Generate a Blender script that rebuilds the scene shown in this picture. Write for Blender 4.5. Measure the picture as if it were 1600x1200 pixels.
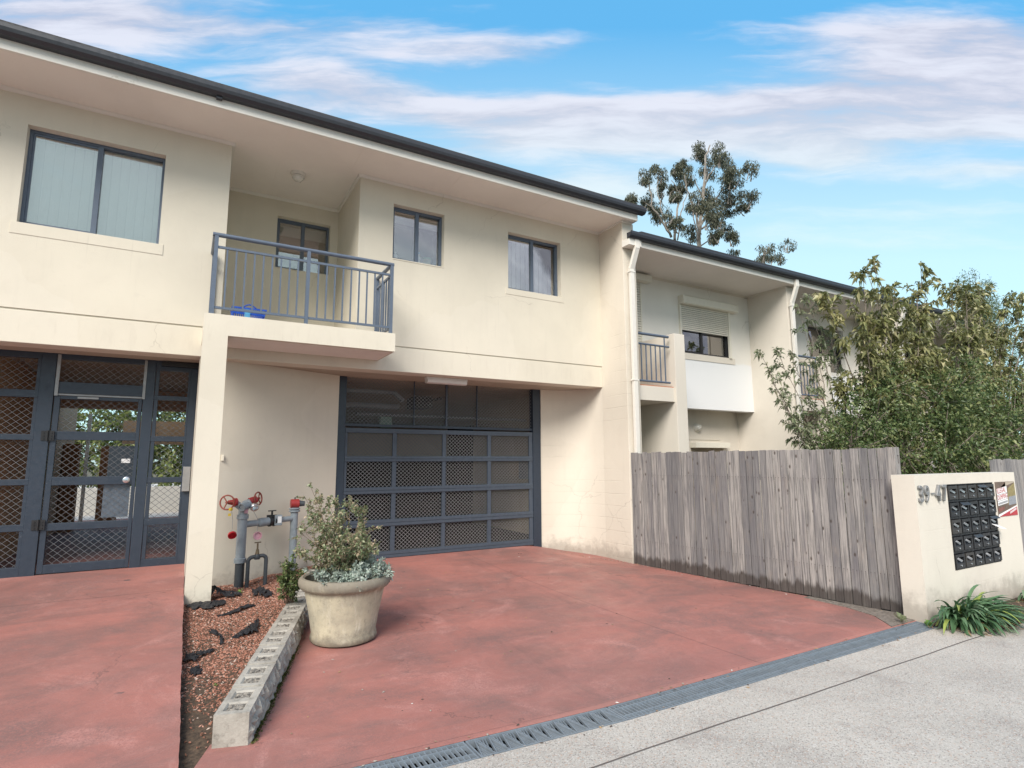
import bpy, math, random
import numpy as np
from mathutils import Vector, Matrix

for o in list(bpy.data.objects): bpy.data.objects.remove(o)
scene = bpy.context.scene
COL = scene.collection
R_ = math.radians

# ------------------------------------------------------------------ camera
YAW, PITCH, ROLL = 0.520302, 0.135966, -0.004107
fw = Vector((math.sin(YAW)*math.cos(PITCH), math.cos(YAW)*math.cos(PITCH), math.sin(PITCH)))
rt = Vector((math.cos(YAW), -math.sin(YAW), 0)); up = rt.cross(fw)
r2 = math.cos(ROLL)*rt + math.sin(ROLL)*up; u2 = -math.sin(ROLL)*rt + math.cos(ROLL)*up
cam = bpy.data.cameras.new('camera'); co = bpy.data.objects.new('camera', cam); COL.objects.link(co)
mw = Matrix.Identity(4)
for i in range(3):
    mw[i][0] = r2[i]; mw[i][1] = u2[i]; mw[i][2] = -fw[i]
mw[0][3], mw[1][3], mw[2][3] = 0, 0, 1.6
co.matrix_world = mw
cam.sensor_width = 36; cam.lens = 883.17/1600*36; cam.clip_start = 0.05; cam.clip_end = 3000
scene.camera = co
scene.render.resolution_x = 1024; scene.render.resolution_y = 768

# ------------------------------------------------------------------ look
scene.view_settings.view_transform = 'Standard'
scene.view_settings.look = 'None'
scene.view_settings.exposure = 1.32
scene.view_settings.gamma = 1.0

# ------------------------------------------------------------------ node helper
class NG:
    def __init__(s, nt): s.nt = nt; s.N = nt.nodes; s.L = nt.links
    def set(s, sock, v):
        if v is None: return
        if isinstance(v, bpy.types.NodeSocket): s.L.new(v, sock)
        else:
            if sock.type == 'RGBA' and hasattr(v, '__len__') and len(v) == 3: v = (*v, 1)
            sock.default_value = v
    def node(s, t, **kw):
        n = s.N.new(t)
        for k, v in kw.items(): setattr(n, k, v)
        return n
    def math(s, op, a, b=None, c=None, clamp=False):
        n = s.node('ShaderNodeMath', operation=op); n.use_clamp = clamp
        s.set(n.inputs[0], a); s.set(n.inputs[1], b)
        if c is not None: s.set(n.inputs[2], c)
        return n.outputs[0]
    def vmath(s, op, a, b=None):
        n = s.node('ShaderNodeVectorMath', operation=op)
        s.set(n.inputs[0], a)
        if b is not None: s.set(n.inputs[1], b)
        return n.outputs['Value'] if op in ('DOT_PRODUCT', 'LENGTH') else n.outputs[0]
    def noise(s, vec, scale=5, detail=4, rough=.55, dist=0):
        n = s.node('ShaderNodeTexNoise'); s.set(n.inputs['Vector'], vec)
        n.inputs['Scale'].default_value = scale; n.inputs['Detail'].default_value = detail
        n.inputs['Roughness'].default_value = rough; n.inputs['Distortion'].default_value = dist
        return n.outputs['Fac']
    def voro(s, vec, scale=5, feature='F1', out='Distance'):
        n = s.node('ShaderNodeTexVoronoi', feature=feature); s.set(n.inputs['Vector'], vec)
        n.inputs['Scale'].default_value = scale
        return n.outputs[out]
    def ramp(s, f, lo, hi, a=0., b=1., smooth=True):
        n = s.node('ShaderNodeMapRange'); n.interpolation_type = 'SMOOTHSTEP' if smooth else 'LINEAR'
        s.set(n.inputs[0], f)
        for i, v in zip((1, 2, 3, 4), (lo, hi, a, b)): s.set(n.inputs[i], v)
        return n.outputs[0]
    def mix(s, f, a, b, mode='MIX'):
        n = s.node('ShaderNodeMix', data_type='RGBA', blend_type=mode)
        s.set(n.inputs[0], f); s.set(n.inputs[6], a); s.set(n.inputs[7], b)
        return n.outputs[2]
    def scale(s, vec, v):
        n = s.node('ShaderNodeMapping'); s.set(n.inputs[0], vec); n.inputs['Scale'].default_value = v
        return n.outputs[0]
    def pos(s): return s.node('ShaderNodeNewGeometry').outputs['Position']
    def xyz(s, vec):
        n = s.node('ShaderNodeSeparateXYZ'); s.set(n.inputs[0], vec); return n.outputs
    def comb(s, x, y, z):
        n = s.node('ShaderNodeCombineXYZ'); s.set(n.inputs[0], x); s.set(n.inputs[1], y); s.set(n.inputs[2], z)
        return n.outputs[0]
    def bump(s, h, strength=.3, dist=.01):
        n = s.node('ShaderNodeBump'); n.inputs['Strength'].default_value = strength
        n.inputs['Distance'].default_value = dist; s.set(n.inputs['Height'], h)
        return n.outputs[0]

def newmat(name, rough=.6, metal=0, spec=.5):
    m = bpy.data.materials.new(name); m.use_nodes = True
    g = NG(m.node_tree); b = m.node_tree.nodes['Principled BSDF']
    b.inputs['Roughness'].default_value = rough; b.inputs['Metallic'].default_value = metal
    b.inputs['Specular IOR Level'].default_value = spec
    return m, g, b

# ------------------------------------------------------------------ sky and sun
SUN_EL, SUN_AZ = R_(40), R_(226)     # azimuth measured clockwise from +Y: high behind the camera, to the left
w = bpy.data.worlds.new('World'); scene.world = w; w.use_nodes = True
g = NG(w.node_tree); bg = g.N['Background']
sky = g.node('ShaderNodeTexSky', sky_type='NISHITA'); sky.sun_disc = False
sky.sun_elevation = SUN_EL; sky.sun_rotation = SUN_AZ; sky.air_density = 1.0; sky.dust_density = .6; sky.ozone_density = 1.4
d = g.node('ShaderNodeTexCoord').outputs['Generated']
D = g.xyz(d)
Fh = Vector((math.sin(YAW), math.cos(YAW), 0)); Rh = Vector((math.cos(YAW), -math.sin(YAW), 0))
fcomp = g.math('MAXIMUM', g.math('ABSOLUTE', g.vmath('DOT_PRODUCT', d, Fh)), .12)
A = g.math('DIVIDE', g.vmath('DOT_PRODUCT', d, Rh), fcomp)
B = g.math('DIVIDE', D[2], fcomp)
# cloud noise on stretched direction coordinates, warped a little
warp = g.noise(g.comb(g.math('MULTIPLY', A, 1.3), g.math('MULTIPLY', B, 4.), 3.1), 1.6, 4)
Bw = g.math('ADD', B, g.math('MULTIPLY', g.math('SUBTRACT', warp, .5), .09))
n1 = g.noise(g.comb(g.math('MULTIPLY', A, 1.0), g.math('MULTIPLY', Bw, 7.5), 7.7), 2.2, 9, .55, .0)
n2 = g.noise(g.comb(g.math('MULTIPLY', A, 3.0), g.math('MULTIPLY', Bw, 15.), 1.7), 2.5, 8, .62, .15)
nn = g.math('ADD', g.math('MULTIPLY', n1, .65), g.math('MULTIPLY', n2, .35))
blobs = [(-.87,.88,.36,.075,1.1),(-.95,.80,.30,.05,.7),(-.35,.845,.34,.045,.6),(-.07,.79,.28,.034,.85),(-.42,.735,.20,.05,.75),
         (-.28,.70,.2,.035,.6),(.0,.665,.2,.04,.9),(.84,.83,.32,.055,1.15),(.92,.74,.40,.06,1.25),(.52,.655,.62,.045,1.1),(.95,.64,.5,.06,1.1),(.25,.60,.34,.03,.8),
         (.60,.568,.14,.034,.85),(.93,.530,.28,.026,.9),(.76,.465,.25,.028,.7),(.55,.405,.42,.03,.6),(.16,.505,.22,.05,1.0),(-.03,.585,.24,.035,.55),(.9,.40,.3,.02,.4),
         (-.6,.66,.3,.03,.5)]
tot = None
for (a0, b0, ra, rb, amp) in blobs:
    e1 = g.math('POWER', g.math('DIVIDE', g.math('SUBTRACT', A, a0), ra), 2.)
    e2 = g.math('POWER', g.math('DIVIDE', g.math('SUBTRACT', Bw, b0), rb), 2.)
    v = g.math('MULTIPLY', g.math('EXPONENT', g.math('MULTIPLY', g.math('ADD', e1, e2), -1.)), amp)
    tot = v if tot is None else g.math('ADD', tot, v)
tot = g.math('MINIMUM', tot, 1.15)
side = g.ramp(fcomp, .25, .12)      # directions far to the side or behind: broken cloud everywhere
tot = g.math('MAXIMUM', tot, g.math('MULTIPLY', side, .5))
front = g.ramp(g.vmath('DOT_PRODUCT', d, Fh), -.1, .2)
tot = g.math('MAXIMUM', tot, g.math('MULTIPLY', g.math('SUBTRACT', 1., front), 1.3))
cl = g.math('ADD', g.math('MULTIPLY', tot, .62), g.math('MULTIPLY', g.math('SUBTRACT', nn, .5), 1.5))
cmask = g.ramp(cl, .15, .74)
grad = g.ramp(B, .36, .84, smooth=False)
tint = g.mix(grad, (.75, 1.2, 1.25), (.5, .95, 1.25))
base = g.mix(1., sky.outputs[0], tint, 'MULTIPLY')
base = g.mix(.78, base, g.mix(grad, (3.4, 4.65, 4.95), (.72, 2.6, 4.5)))
ccol = g.mix(g.ramp(nn, .40, .62), (3.05, 2.98, 3.45), (4.15, 4.1, 4.5))
ccol = g.mix(g.ramp(B, .70, .40), ccol, (3.8, 4.6, 4.8))
final = g.mix(g.math('MULTIPLY', cmask, .86), base, ccol)
below = g.ramp(D[2], -.03, .02)
final = g.mix(below, (1.6, 1.5, 1.4), final)
g.L.new(final, bg.inputs[0]); bg.inputs[1].default_value = 0.085

sl = bpy.data.lights.new('sun', 'SUN'); so = bpy.data.objects.new('sun', sl); COL.objects.link(so)
sl.energy = 2.0; sl.angle = R_(30); sl.color = (1, .94, .86)
sdir = Vector((math.sin(SUN_AZ)*math.cos(SUN_EL), math.cos(SUN_AZ)*math.cos(SUN_EL), math.sin(SUN_EL)))
so.rotation_euler = sdir.to_track_quat('Z', 'Y').to_euler(); so.location = (0, -5, 12)

# ------------------------------------------------------------------ mesh helpers
class MB:
    def __init__(s): s.v = []; s.f = []
    def add(s, vs, fs):
        k = len(s.v); s.v += [tuple(v) for v in vs]; s.f += [tuple(i+k for i in f) for f in fs]; return s
    def box(s, x0, x1, y0, y1, z0, z1):
        return s.add([(x0,y0,z0),(x1,y0,z0),(x1,y1,z0),(x0,y1,z0),(x0,y0,z1),(x1,y0,z1),(x1,y1,z1),(x0,y1,z1)],
                     [(0,3,2,1),(4,5,6,7),(0,1,5,4),(1,2,6,5),(2,3,7,6),(3,0,4,7)])
    def prism(s, poly, z0, z1):
        n = len(poly)
        return s.add([(x,y,z0) for x,y in poly]+[(x,y,z1) for x,y in poly],
                     [tuple(range(n))[::-1], tuple(range(n, 2*n))]+[(i,(i+1)%n,(i+1)%n+n,i+n) for i in range(n)])
    def prismx(s, poly, x0, x1):   # poly in (y,z)
        n = len(poly)
        return s.add([(x0,y,z) for y,z in poly]+[(x1,y,z) for y,z in poly],
                     [tuple(range(n)), tuple(range(n, 2*n))[::-1]]+[(i,i+n,(i+1)%n+n,(i+1)%n) for i in range(n)])
    def tube(s, pts, r, n=8, cap=True):
        pts = [Vector(p) for p in pts]; rr = r if hasattr(r, '__len__') else [r]*len(pts)
        k = len(s.v); prev = None
        for i, p in enumerate(pts):
            t = (pts[min(i+1, len(pts)-1)]-pts[max(i-1, 0)])
            if t.length < 1e-9: t = Vector((0,0,1))
            t.normalize()
            if prev is None:
                a = t.orthogonal().normalized()
            else:
                a = prev - t*prev.dot(t)
                a = a.normalized() if a.length > 1e-6 else t.orthogonal().normalized()
            prev = a; b = t.cross(a)
            for j in range(n):
                an = 2*math.pi*j/n
                q = p + (a*math.cos(an)+b*math.sin(an))*rr[i]; s.v.append((q.x,q.y,q.z))
        for i in range(len(pts)-1):
            for j in range(n):
                s.f.append((k+i*n+j, k+i*n+(j+1)%n, k+(i+1)*n+(j+1)%n, k+(i+1)*n+j))
        if cap:
            s.f.append(tuple(k+j for j in range(n))[::-1]); s.f.append(tuple(k+(len(pts)-1)*n+j for j in range(n)))
        return s
    def bar(s, p0, p1, w, h, upv=(0,0,1)):   # rectangular bar between two points
        p0, p1 = Vector(p0), Vector(p1); t = (p1-p0).normalized(); a = t.cross(Vector(upv))
        if a.length < 1e-5: a = t.orthogonal()
        a.normalize(); b = a.cross(t)
        vs = []
        for p in (p0, p1):
            for i, j in ((-1,-1),(1,-1),(1,1),(-1,1)): vs.append(p+a*(i*w/2)+b*(j*h/2))
        return s.add(vs, [(0,1,2,3),(7,6,5,4),(0,4,5,1),(1,5,6,2),(2,6,7,3),(3,7,4,0)])
    def lathe(s, c, prof, n=32, ax=(0,0,1), closed=False):    # prof: (r, h)
        c = Vector(c); ax = Vector(ax).normalized(); a = ax.orthogonal().normalized(); b = ax.cross(a); k = len(s.v)
        for r, h in prof:
            for j in range(n):
                an = 2*math.pi*j/n; q = c+ax*h+(a*math.cos(an)+b*math.sin(an))*r; s.v.append((q.x,q.y,q.z))
        for i in range(len(prof)-1):
            for j in range(n): s.f.append((k+i*n+j, k+i*n+(j+1)%n, k+(i+1)*n+(j+1)%n, k+(i+1)*n+j))
        if not closed:
            s.f.append(tuple(k+j for j in range(n))[::-1]); s.f.append(tuple(k+(len(prof)-1)*n+j for j in range(n)))
        return s
    def torus(s, c, ax, R, r, n=24, m=8):
        c = Vector(c); ax = Vector(ax).normalized(); a = ax.orthogonal().normalized(); b = ax.cross(a); k = len(s.v)
        for i in range(n):
            an = 2*math.pi*i/n; dr = a*math.cos(an)+b*math.sin(an)
            for j in range(m):
                bn = 2*math.pi*j/m; q = c+dr*(R+r*math.cos(bn))+ax*(r*math.sin(bn)); s.v.append((q.x,q.y,q.z))
        for i in range(n):
            for j in range(m):
                s.f.append((k+i*m+j, k+((i+1)%n)*m+j, k+((i+1)%n)*m+(j+1)%m, k+i*m+(j+1)%m))
        return s
    def wall_y(s, Y0, Y1, x0, x1, z0, z1, holes=()):      # wall facing -Y with rectangular holes (hx0,hx1,hz0,hz1)
        return s._wall(lambda x, y, z: (x, y, z), Y0, Y1, x0, x1, z0, z1, holes)
    def _wall(s, tr, Y0, Y1, x0, x1, z0, z1, holes):
        xs = sorted({x0, x1, *[h[0] for h in holes], *[h[1] for h in holes]}); zs = sorted({z0, z1, *[h[2] for h in holes], *[h[3] for h in holes]})
        def solid(i, j):
            if i < 0 or j < 0 or i >= len(xs)-1 or j >= len(zs)-1: return False
            cx, cz = (xs[i]+xs[i+1])/2, (zs[j]+zs[j+1])/2
            return not any(h[0] < cx < h[1] and h[2] < cz < h[3] for h in holes)
        for i in range(len(xs)-1):
            for j in range(len(zs)-1):
                if not solid(i, j): continue
                a, b, c, e = xs[i], xs[i+1], zs[j], zs[j+1]
                s.add([tr(a,Y0,c),tr(b,Y0,c),tr(b,Y0,e),tr(a,Y0,e)], [(0,1,2,3)])
                s.add([tr(a,Y1,c),tr(b,Y1,c),tr(b,Y1,e),tr(a,Y1,e)], [(3,2,1,0)])
                if not solid(i-1,j): s.add([tr(a,Y0,c),tr(a,Y0,e),tr(a,Y1,e),tr(a,Y1,c)], [(0,1,2,3)])
                if not solid(i+1,j): s.add([tr(b,Y0,c),tr(b,Y1,c),tr(b,Y1,e),tr(b,Y0,e)], [(0,1,2,3)])
                if not solid(i,j-1): s.add([tr(a,Y0,c),tr(a,Y1,c),tr(b,Y1,c),tr(b,Y0,c)], [(0,1,2,3)])
                if not solid(i,j+1): s.add([tr(a,Y0,e),tr(b,Y0,e),tr(b,Y1,e),tr(a,Y1,e)], [(0,1,2,3)])
        return s

def rootloc(o):
    while o.parent: o = o.parent
    return o.location
def build(mb, name, mat, parent=None, smooth=False, bevel=0, origin=None, label=None):
    me = bpy.data.meshes.new(name)
    off = Vector(rootloc(parent)) if parent else Vector(origin or (0,0,0))
    v = np.array(mb.v, dtype=np.float32).reshape(-1, 3) - np.array(off, dtype=np.float32)
    me.from_pydata(v.tolist(), [], mb.f); me.update()
    me.materials.append(mat)
    if smooth:
        me.polygons.foreach_set('use_smooth', [True]*len(me.polygons))
        if smooth == 'auto':
            try: me.set_sharp_from_angle(angle=R_(38))
            except Exception: pass
    o = bpy.data.objects.new(name, me); COL.objects.link(o)
    if parent: o.parent = parent
    else: o.location = off
    if bevel:
        b = o.modifiers.new('bevel', 'BEVEL'); b.width = bevel; b.segments = 2; b.limit_method = 'ANGLE'
    if label: o['label'] = label
    return o
def thing(name, label, cat, loc=(0,0,0), group=None):
    o = bpy.data.objects.new(name, None); COL.objects.link(o); o.location = loc
    o.empty_display_size = .2
    return tag(o, label, cat, group)
def tag(o, label, cat, group=None, kind=None):
    if label: o['label'] = label
    if cat: o['category'] = cat
    if group: o['group'] = group
    if kind: o['kind'] = kind
    return o
def struct(mb, name, mat, **k):
    o = build(mb, name, mat, **k); o['kind'] = 'structure'; return o
def dup(root, loc, label):
    r = root.copy(); COL.objects.link(r); r.location = loc; r['label'] = label
    for ch in list(root.children):
        c = ch.copy(); COL.objects.link(c); c.parent = r
        for gch in ch.children:
            q = gch.copy(); COL.objects.link(q); q.parent = c
    return r
def textobj(body, size, M, depth, name, mat, parent, sx=1.):
    cu = bpy.data.curves.new(name, 'FONT'); cu.body = body; cu.size = size; cu.extrude = depth; cu.bevel_depth = depth*.35
    cu.resolution_u = 3
    t = bpy.data.objects.new(name+'_tmp', cu); COL.objects.link(t)
    bpy.context.view_layer.update()
    me = bpy.data.meshes.new_from_object(t.evaluated_get(bpy.context.evaluated_depsgraph_get()))
    bpy.data.objects.remove(t)
    me.name = name; me.materials.clear(); me.materials.append(mat)
    me.transform(Matrix.Translation(-Vector(rootloc(parent))) @ M @ Matrix.Diagonal((sx,1,1,1)))
    o = bpy.data.objects.new(name, me); COL.objects.link(o); o.parent = parent
    return o

# leaves -----------------------------------------------------------
class Leaves:
    def __init__(s): s.p=[]; s.d=[]; s.l=[]; s.w=[]
    def add(s, p, d, l, w): s.p.append(tuple(p)); s.d.append(tuple(d)); s.l.append(l); s.w.append(w)
    def build(s, name, mat, parent, seed=0, fold=.25, droop=.25):
        rng = np.random.default_rng(seed)
        p = np.array(s.p); d = np.array(s.d, float); n = len(p)
        d /= np.linalg.norm(d, axis=1, keepdims=True)+1e-9
        l = np.array(s.l)[:,None]; w_ = np.array(s.w)[:,None]
        r = rng.normal(size=(n,3)); r[:,2] += .9
        sd = np.cross(d, r); sd /= np.linalg.norm(sd, axis=1, keepdims=True)+1e-9
        nr = np.cross(sd, d)
        mid = p+d*l*.5 ; tip = p+d*l - np.array([0,0,1.])*l*droop*rng.uniform(.3,1.4,(n,1))
        L = mid+sd*w_*.5+nr*w_*fold; Rr = mid-sd*w_*.5+nr*w_*fold
        m2 = mid - np.array([0,0,1.])*l*droop*.15
        V = np.stack([p, L, tip, Rr, m2], 1).reshape(-1,3) - np.array(rootloc(parent))
        base = np.arange(n)[:,None]*5
        F = np.concatenate([base+np.array([[0,4,1]]), base+np.array([[4,2,1]]), base+np.array([[0,3,4]]), base+np.array([[4,3,2]])], 1).reshape(-1,3)
        me = bpy.data.meshes.new(name)
        me.vertices.add(len(V)); me.vertices.foreach_set('co', V.astype(np.float32).ravel())
        me.loops.add(F.size); me.loops.foreach_set('vertex_index', F.astype(np.int32).ravel())
        me.polygons.add(len(F)); me.polygons.foreach_set('loop_start', np.arange(0, F.size, 3, dtype=np.int32))
        me.update(calc_edges=True); me.validate()
        me.materials.append(mat)
        o = bpy.data.objects.new(name, me); COL.objects.link(o); o.parent = parent
        return o

# ------------------------------------------------------------------ materials
def cream(name, base=(.68,.63,.525), courses=0., dirt=1., whitepatch=False, cracks=1.):
    m, g, b = newmat(name, .75, spec=.25)
    P = g.pos(); X = g.xyz(P)
    c = g.mix(g.ramp(g.noise(P, .55, 5, .6), .35, .7), base, tuple(v*.90 for v in base))
    c = g.mix(g.math('MULTIPLY', g.ramp(g.noise(g.scale(P, (5,5,.45)), 1.4, 6, .6), .52, .78), .12*dirt), c, (.42,.39,.34))
    c = g.mix(g.math('MULTIPLY', g.ramp(g.noise(P, 9, 6, .7), .55, .8), .22*dirt), c, (.50,.46,.40))
    dr = g.math('MULTIPLY', g.ramp(g.noise(g.scale(P, (16,16,.5)), 1.5, 4, .6), .60, .74), g.math('MULTIPLY', g.ramp(X[2], 4.16, 4.05), g.ramp(X[2], 3.3, 3.9)))
    c = g.mix(g.math('MULTIPLY', dr, .22*dirt), c, (.36,.33,.29))
    bd = g.math('MULTIPLY', g.ramp(g.noise(g.scale(P, (9,9,1.2)), 1.5, 5, .7), .48, .70), g.ramp(g.math('ABSOLUTE', g.math('SUBTRACT', X[2], 3.02)), .20, .02))
    c = g.mix(g.math('MULTIPLY', bd, .16*dirt), c, (.40,.35,.29))
    # splash dirt and scuffs close to the paving
    nz = g.noise(P, 7, 6, .7)
    hz = g.math('ADD', X[2], g.math('MULTIPLY', nz, -.55))
    c = g.mix(g.math('MULTIPLY', g.ramp(hz, .06, -.22), .65*dirt), c, (.20,.17,.14))
    cv = g.voro(g.vmath('ADD', P, g.comb(g.math('MULTIPLY', g.noise(P, 1.2, 3), .6), 0., g.math('MULTIPLY', g.noise(P, 1.7, 3), .5))), .62, out='Color')
    c = g.mix(g.math('MULTIPLY', g.ramp(g.xyz(cv)[0], .55, .75), .10), c, (.80,.76,.68))
    c = g.mix(g.math('MULTIPLY', g.ramp(g.noise(P, 2.3, 8, .72, .4), .56, .80), .16*dirt), c, (.47,.42,.35))
    # sparse hairline cracks
    vd = g.voro(g.vmath('ADD', P, g.comb(g.math('MULTIPLY', g.noise(P, 3, 4), .5), 0., g.math('MULTIPLY', g.noise(P, 2.5, 4), .6))), .8, 'DISTANCE_TO_EDGE')
    cr = g.math('MULTIPLY', g.ramp(vd, .006, .0015), g.ramp(g.noise(P, .9, 2), .56, .62))
    c = g.mix(g.math('MULTIPLY', cr, .28*cracks), c, (.27,.23,.19))
    if whitepatch:
        e = g.math('ADD', X[2], g.math('MULTIPLY', g.math('SUBTRACT', g.noise(P, 4, 4), .5), .1))
        c = g.mix(g.ramp(e, 3.66, 3.58), c, (.76,.77,.775))
    h = g.math('ADD', g.math('MULTIPLY', g.noise(P, 90, 4, .7), .45), g.math('MULTIPLY', g.noise(P, 5, 6, .6), .9))
    if courses:
        fr = g.math('FRACT', g.math('DIVIDE', g.math('ADD', X[2], g.math('MULTIPLY', g.noise(P, 1.5, 3), .05)), .2))
        ln = g.math('MULTIPLY', g.ramp(g.math('ABSOLUTE', g.math('SUBTRACT', fr, .5)), .035, .0), g.ramp(g.noise(P, 1.1, 3), .40, .62))
        h = g.math('SUBTRACT', h, g.math('MULTIPLY', ln, courses))
        c = g.mix(g.math('MULTIPLY', ln, .14*courses), c, (.33,.29,.24))
    g.set(b.inputs['Base Color'], c); g.L.new(g.bump(h, .45, .006), b.inputs['Normal'])
    return m
M_wall = cream('cream_render')
M_wallc = cream('cream_bagged_render', (.66,.605,.515), courses=1.)
M_wall2 = cream('pale_render', (.76,.735,.68), dirt=.4, whitepatch=True)
M_wall2b = cream('pale_render_plain', (.68,.63,.55), dirt=.6)
M_white = cream('white_trim', (.74,.72,.67), dirt=.5)
M_soffit = cream('soffit_sheet', (.80,.755,.70), dirt=.3, cracks=0.)
M_mail = cream('mailbox_wall_render', (.68,.63,.55), courses=.2, dirt=.8)
M_inner = cream('interior_beige', (.44,.38,.30), dirt=.6)
M_brown = cream('interior_brown', (.56,.36,.22), dirt=.4)

def paint(name, col, rough=.45, metal=0., var=.25, wear=None, wcol=(.5,.5,.5), spec=.5, scale=14):
    m, g, b = newmat(name, rough, metal, spec)
    P = g.pos()
    c = g.mix(g.math('MULTIPLY', g.ramp(g.noise(P, scale, 5, .65), .4, .7), var), col, tuple(v*.55 for v in col))
    if wear: c = g.mix(g.math('MULTIPLY', g.ramp(g.noise(P, 55, 5, .7), .66, .70), wear), c, wcol)
    g.set(b.inputs['Base Color'], c)
    g.set(b.inputs['Roughness'], g.ramp(g.noise(P, 20, 4), .3, .7, rough*.8, min(1, rough*1.25)))
    g.L.new(g.bump(g.noise(P, 90, 3), .12, .003), b.inputs['Normal'])
    return m
M_navy = paint('navy_gate_paint', (.026,.038,.058), .42, wear=.5, wcol=(.3,.33,.36))
M_slate = paint('slate_blue_paint', (.105,.135,.185), .4, var=.2)
M_garage = paint('garage_door_paint', (.060,.078,.105), .5, var=.35, wear=.3, wcol=(.25,.27,.3))
M_wire = paint('grille_wire', (.34,.34,.34), .5, .3)
M_wire2 = paint('grille_wire_dark', (.13,.135,.145), .5, .3)
M_gutter = paint('charcoal_gutter', (.035,.040,.050), .4)
M_tile = paint('roof_tile', (.05,.05,.055), .7)
M_pvcw = paint('downpipe_cream', (.72,.69,.63), .45, var=.12)
M_shutter = paint('shutter_cream', (.70,.67,.58), .5, var=.1)
M_black = paint('black_metal', (.015,.015,.017), .45)
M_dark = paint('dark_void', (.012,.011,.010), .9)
M_steel = paint('galvanised_steel', (.23,.27,.31), .45, .2, var=.4, wear=.4, wcol=(.12,.13,.14))
M_silver = paint('silver_strip', (.30,.30,.30), .45, .5)
M_pipe = paint('grey_pipe_paint', (.27,.31,.34), .48, 0, var=.35, wear=.6, wcol=(.12,.10,.09))
M_pipedark = paint('dark_pipe', (.075,.085,.095), .55, .3, var=.5, wear=.6, wcol=(.2,.13,.08))
M_red = paint('valve_red', (.36,.035,.035), .45, 0, var=.4, wear=.5, wcol=(.3,.2,.18))
M_redwheel = paint('rusty_red_wheel', (.27,.06,.04), .55, 0, var=.5, wear=.7, wcol=(.2,.1,.06))
M_capred = paint('cap_red', (.55,.02,.03), .35)
M_pink = paint('cap_pink', (.60,.33,.38), .4)
M_brass = paint('brass', (.22,.17,.11), .5, .7, var=.6)
M_yellow = paint('yellow_tag', (.7,.5,.05), .5)
M_paper = paint('white_paper', (.8,.8,.8), .7, var=.08)
M_lamp = paint('lamp_glass', (.62,.61,.56), .25, var=.1)
M_tube = paint('tube_cover', (.72,.70,.66), .35, var=.1)
M_chrome = paint('chrome', (.75,.77,.80), .22, 1., var=.1)
M_cloth = paint('black_weed_mat', (.012,.013,.017), .65, var=.5)
M_blue = paint('blue_plastic', (.02,.10,.55), .3, var=.2)
M_lblue = paint('light_blue_plastic', (.12,.42,.72), .3, var=.2)
M_terra = paint('terracotta_tile', (.42,.17,.09), .6)
M_timber = paint('brown_timber', (.27,.12,.05), .6, var=.5)
M_blind = None
def blindmat(name, col, freq, axis=0):
    m, g, b = newmat(name, .7)
    X = g.xyz(g.pos())[axis]
    f = g.math('FRACT', g.math('MULTIPLY', X, freq))
    c = g.mix(g.ramp(f, .0, .12), tuple(v*.72 for v in col), col)
    g.set(b.inputs['Base Color'], c); return m
M_blind = blindmat('vertical_blind', (.92,.90,.86), 11.2)
M_venet = blindmat('venetian_blind', (.50,.49,.45), 38, 2)
M_curt = blindmat('curtain_mauve', (.30,.20,.18), 16)

def glassmat():
    m = bpy.data.materials.new('window_glass'); m.use_nodes = True; nt = m.node_tree; g = NG(nt)
    for n in list(nt.nodes): nt.nodes.remove(n)
    out = g.node('ShaderNodeOutputMaterial'); mx = g.node('ShaderNodeMixShader')
    tr = g.node('ShaderNodeBsdfTransparent'); tr.inputs[0].default_value = (.95,.97,.97,1)
    gl = g.node('ShaderNodeBsdfGlossy'); gl.inputs['Roughness'].default_value = .01; gl.inputs[0].default_value = (1,.98,.96,1)
    gl2n = g.bump(g.noise(g.pos(), 1.6, 2), .02, .05); g.L.new(gl2n, gl.inputs['Normal'])
    fr = g.node('ShaderNodeFresnel'); fr.inputs[0].default_value = 1.6
    g.set(mx.inputs[0], g.math('ADD', g.math('MULTIPLY', fr.outputs[0], 1.7), .13, clamp=True))
    g.L.new(tr.outputs[0], mx.inputs[1]); g.L.new(gl.outputs[0], mx.inputs[2]); g.L.new(mx.outputs[0], out.inputs[0])
    return m
M_glass = glassmat()

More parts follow.
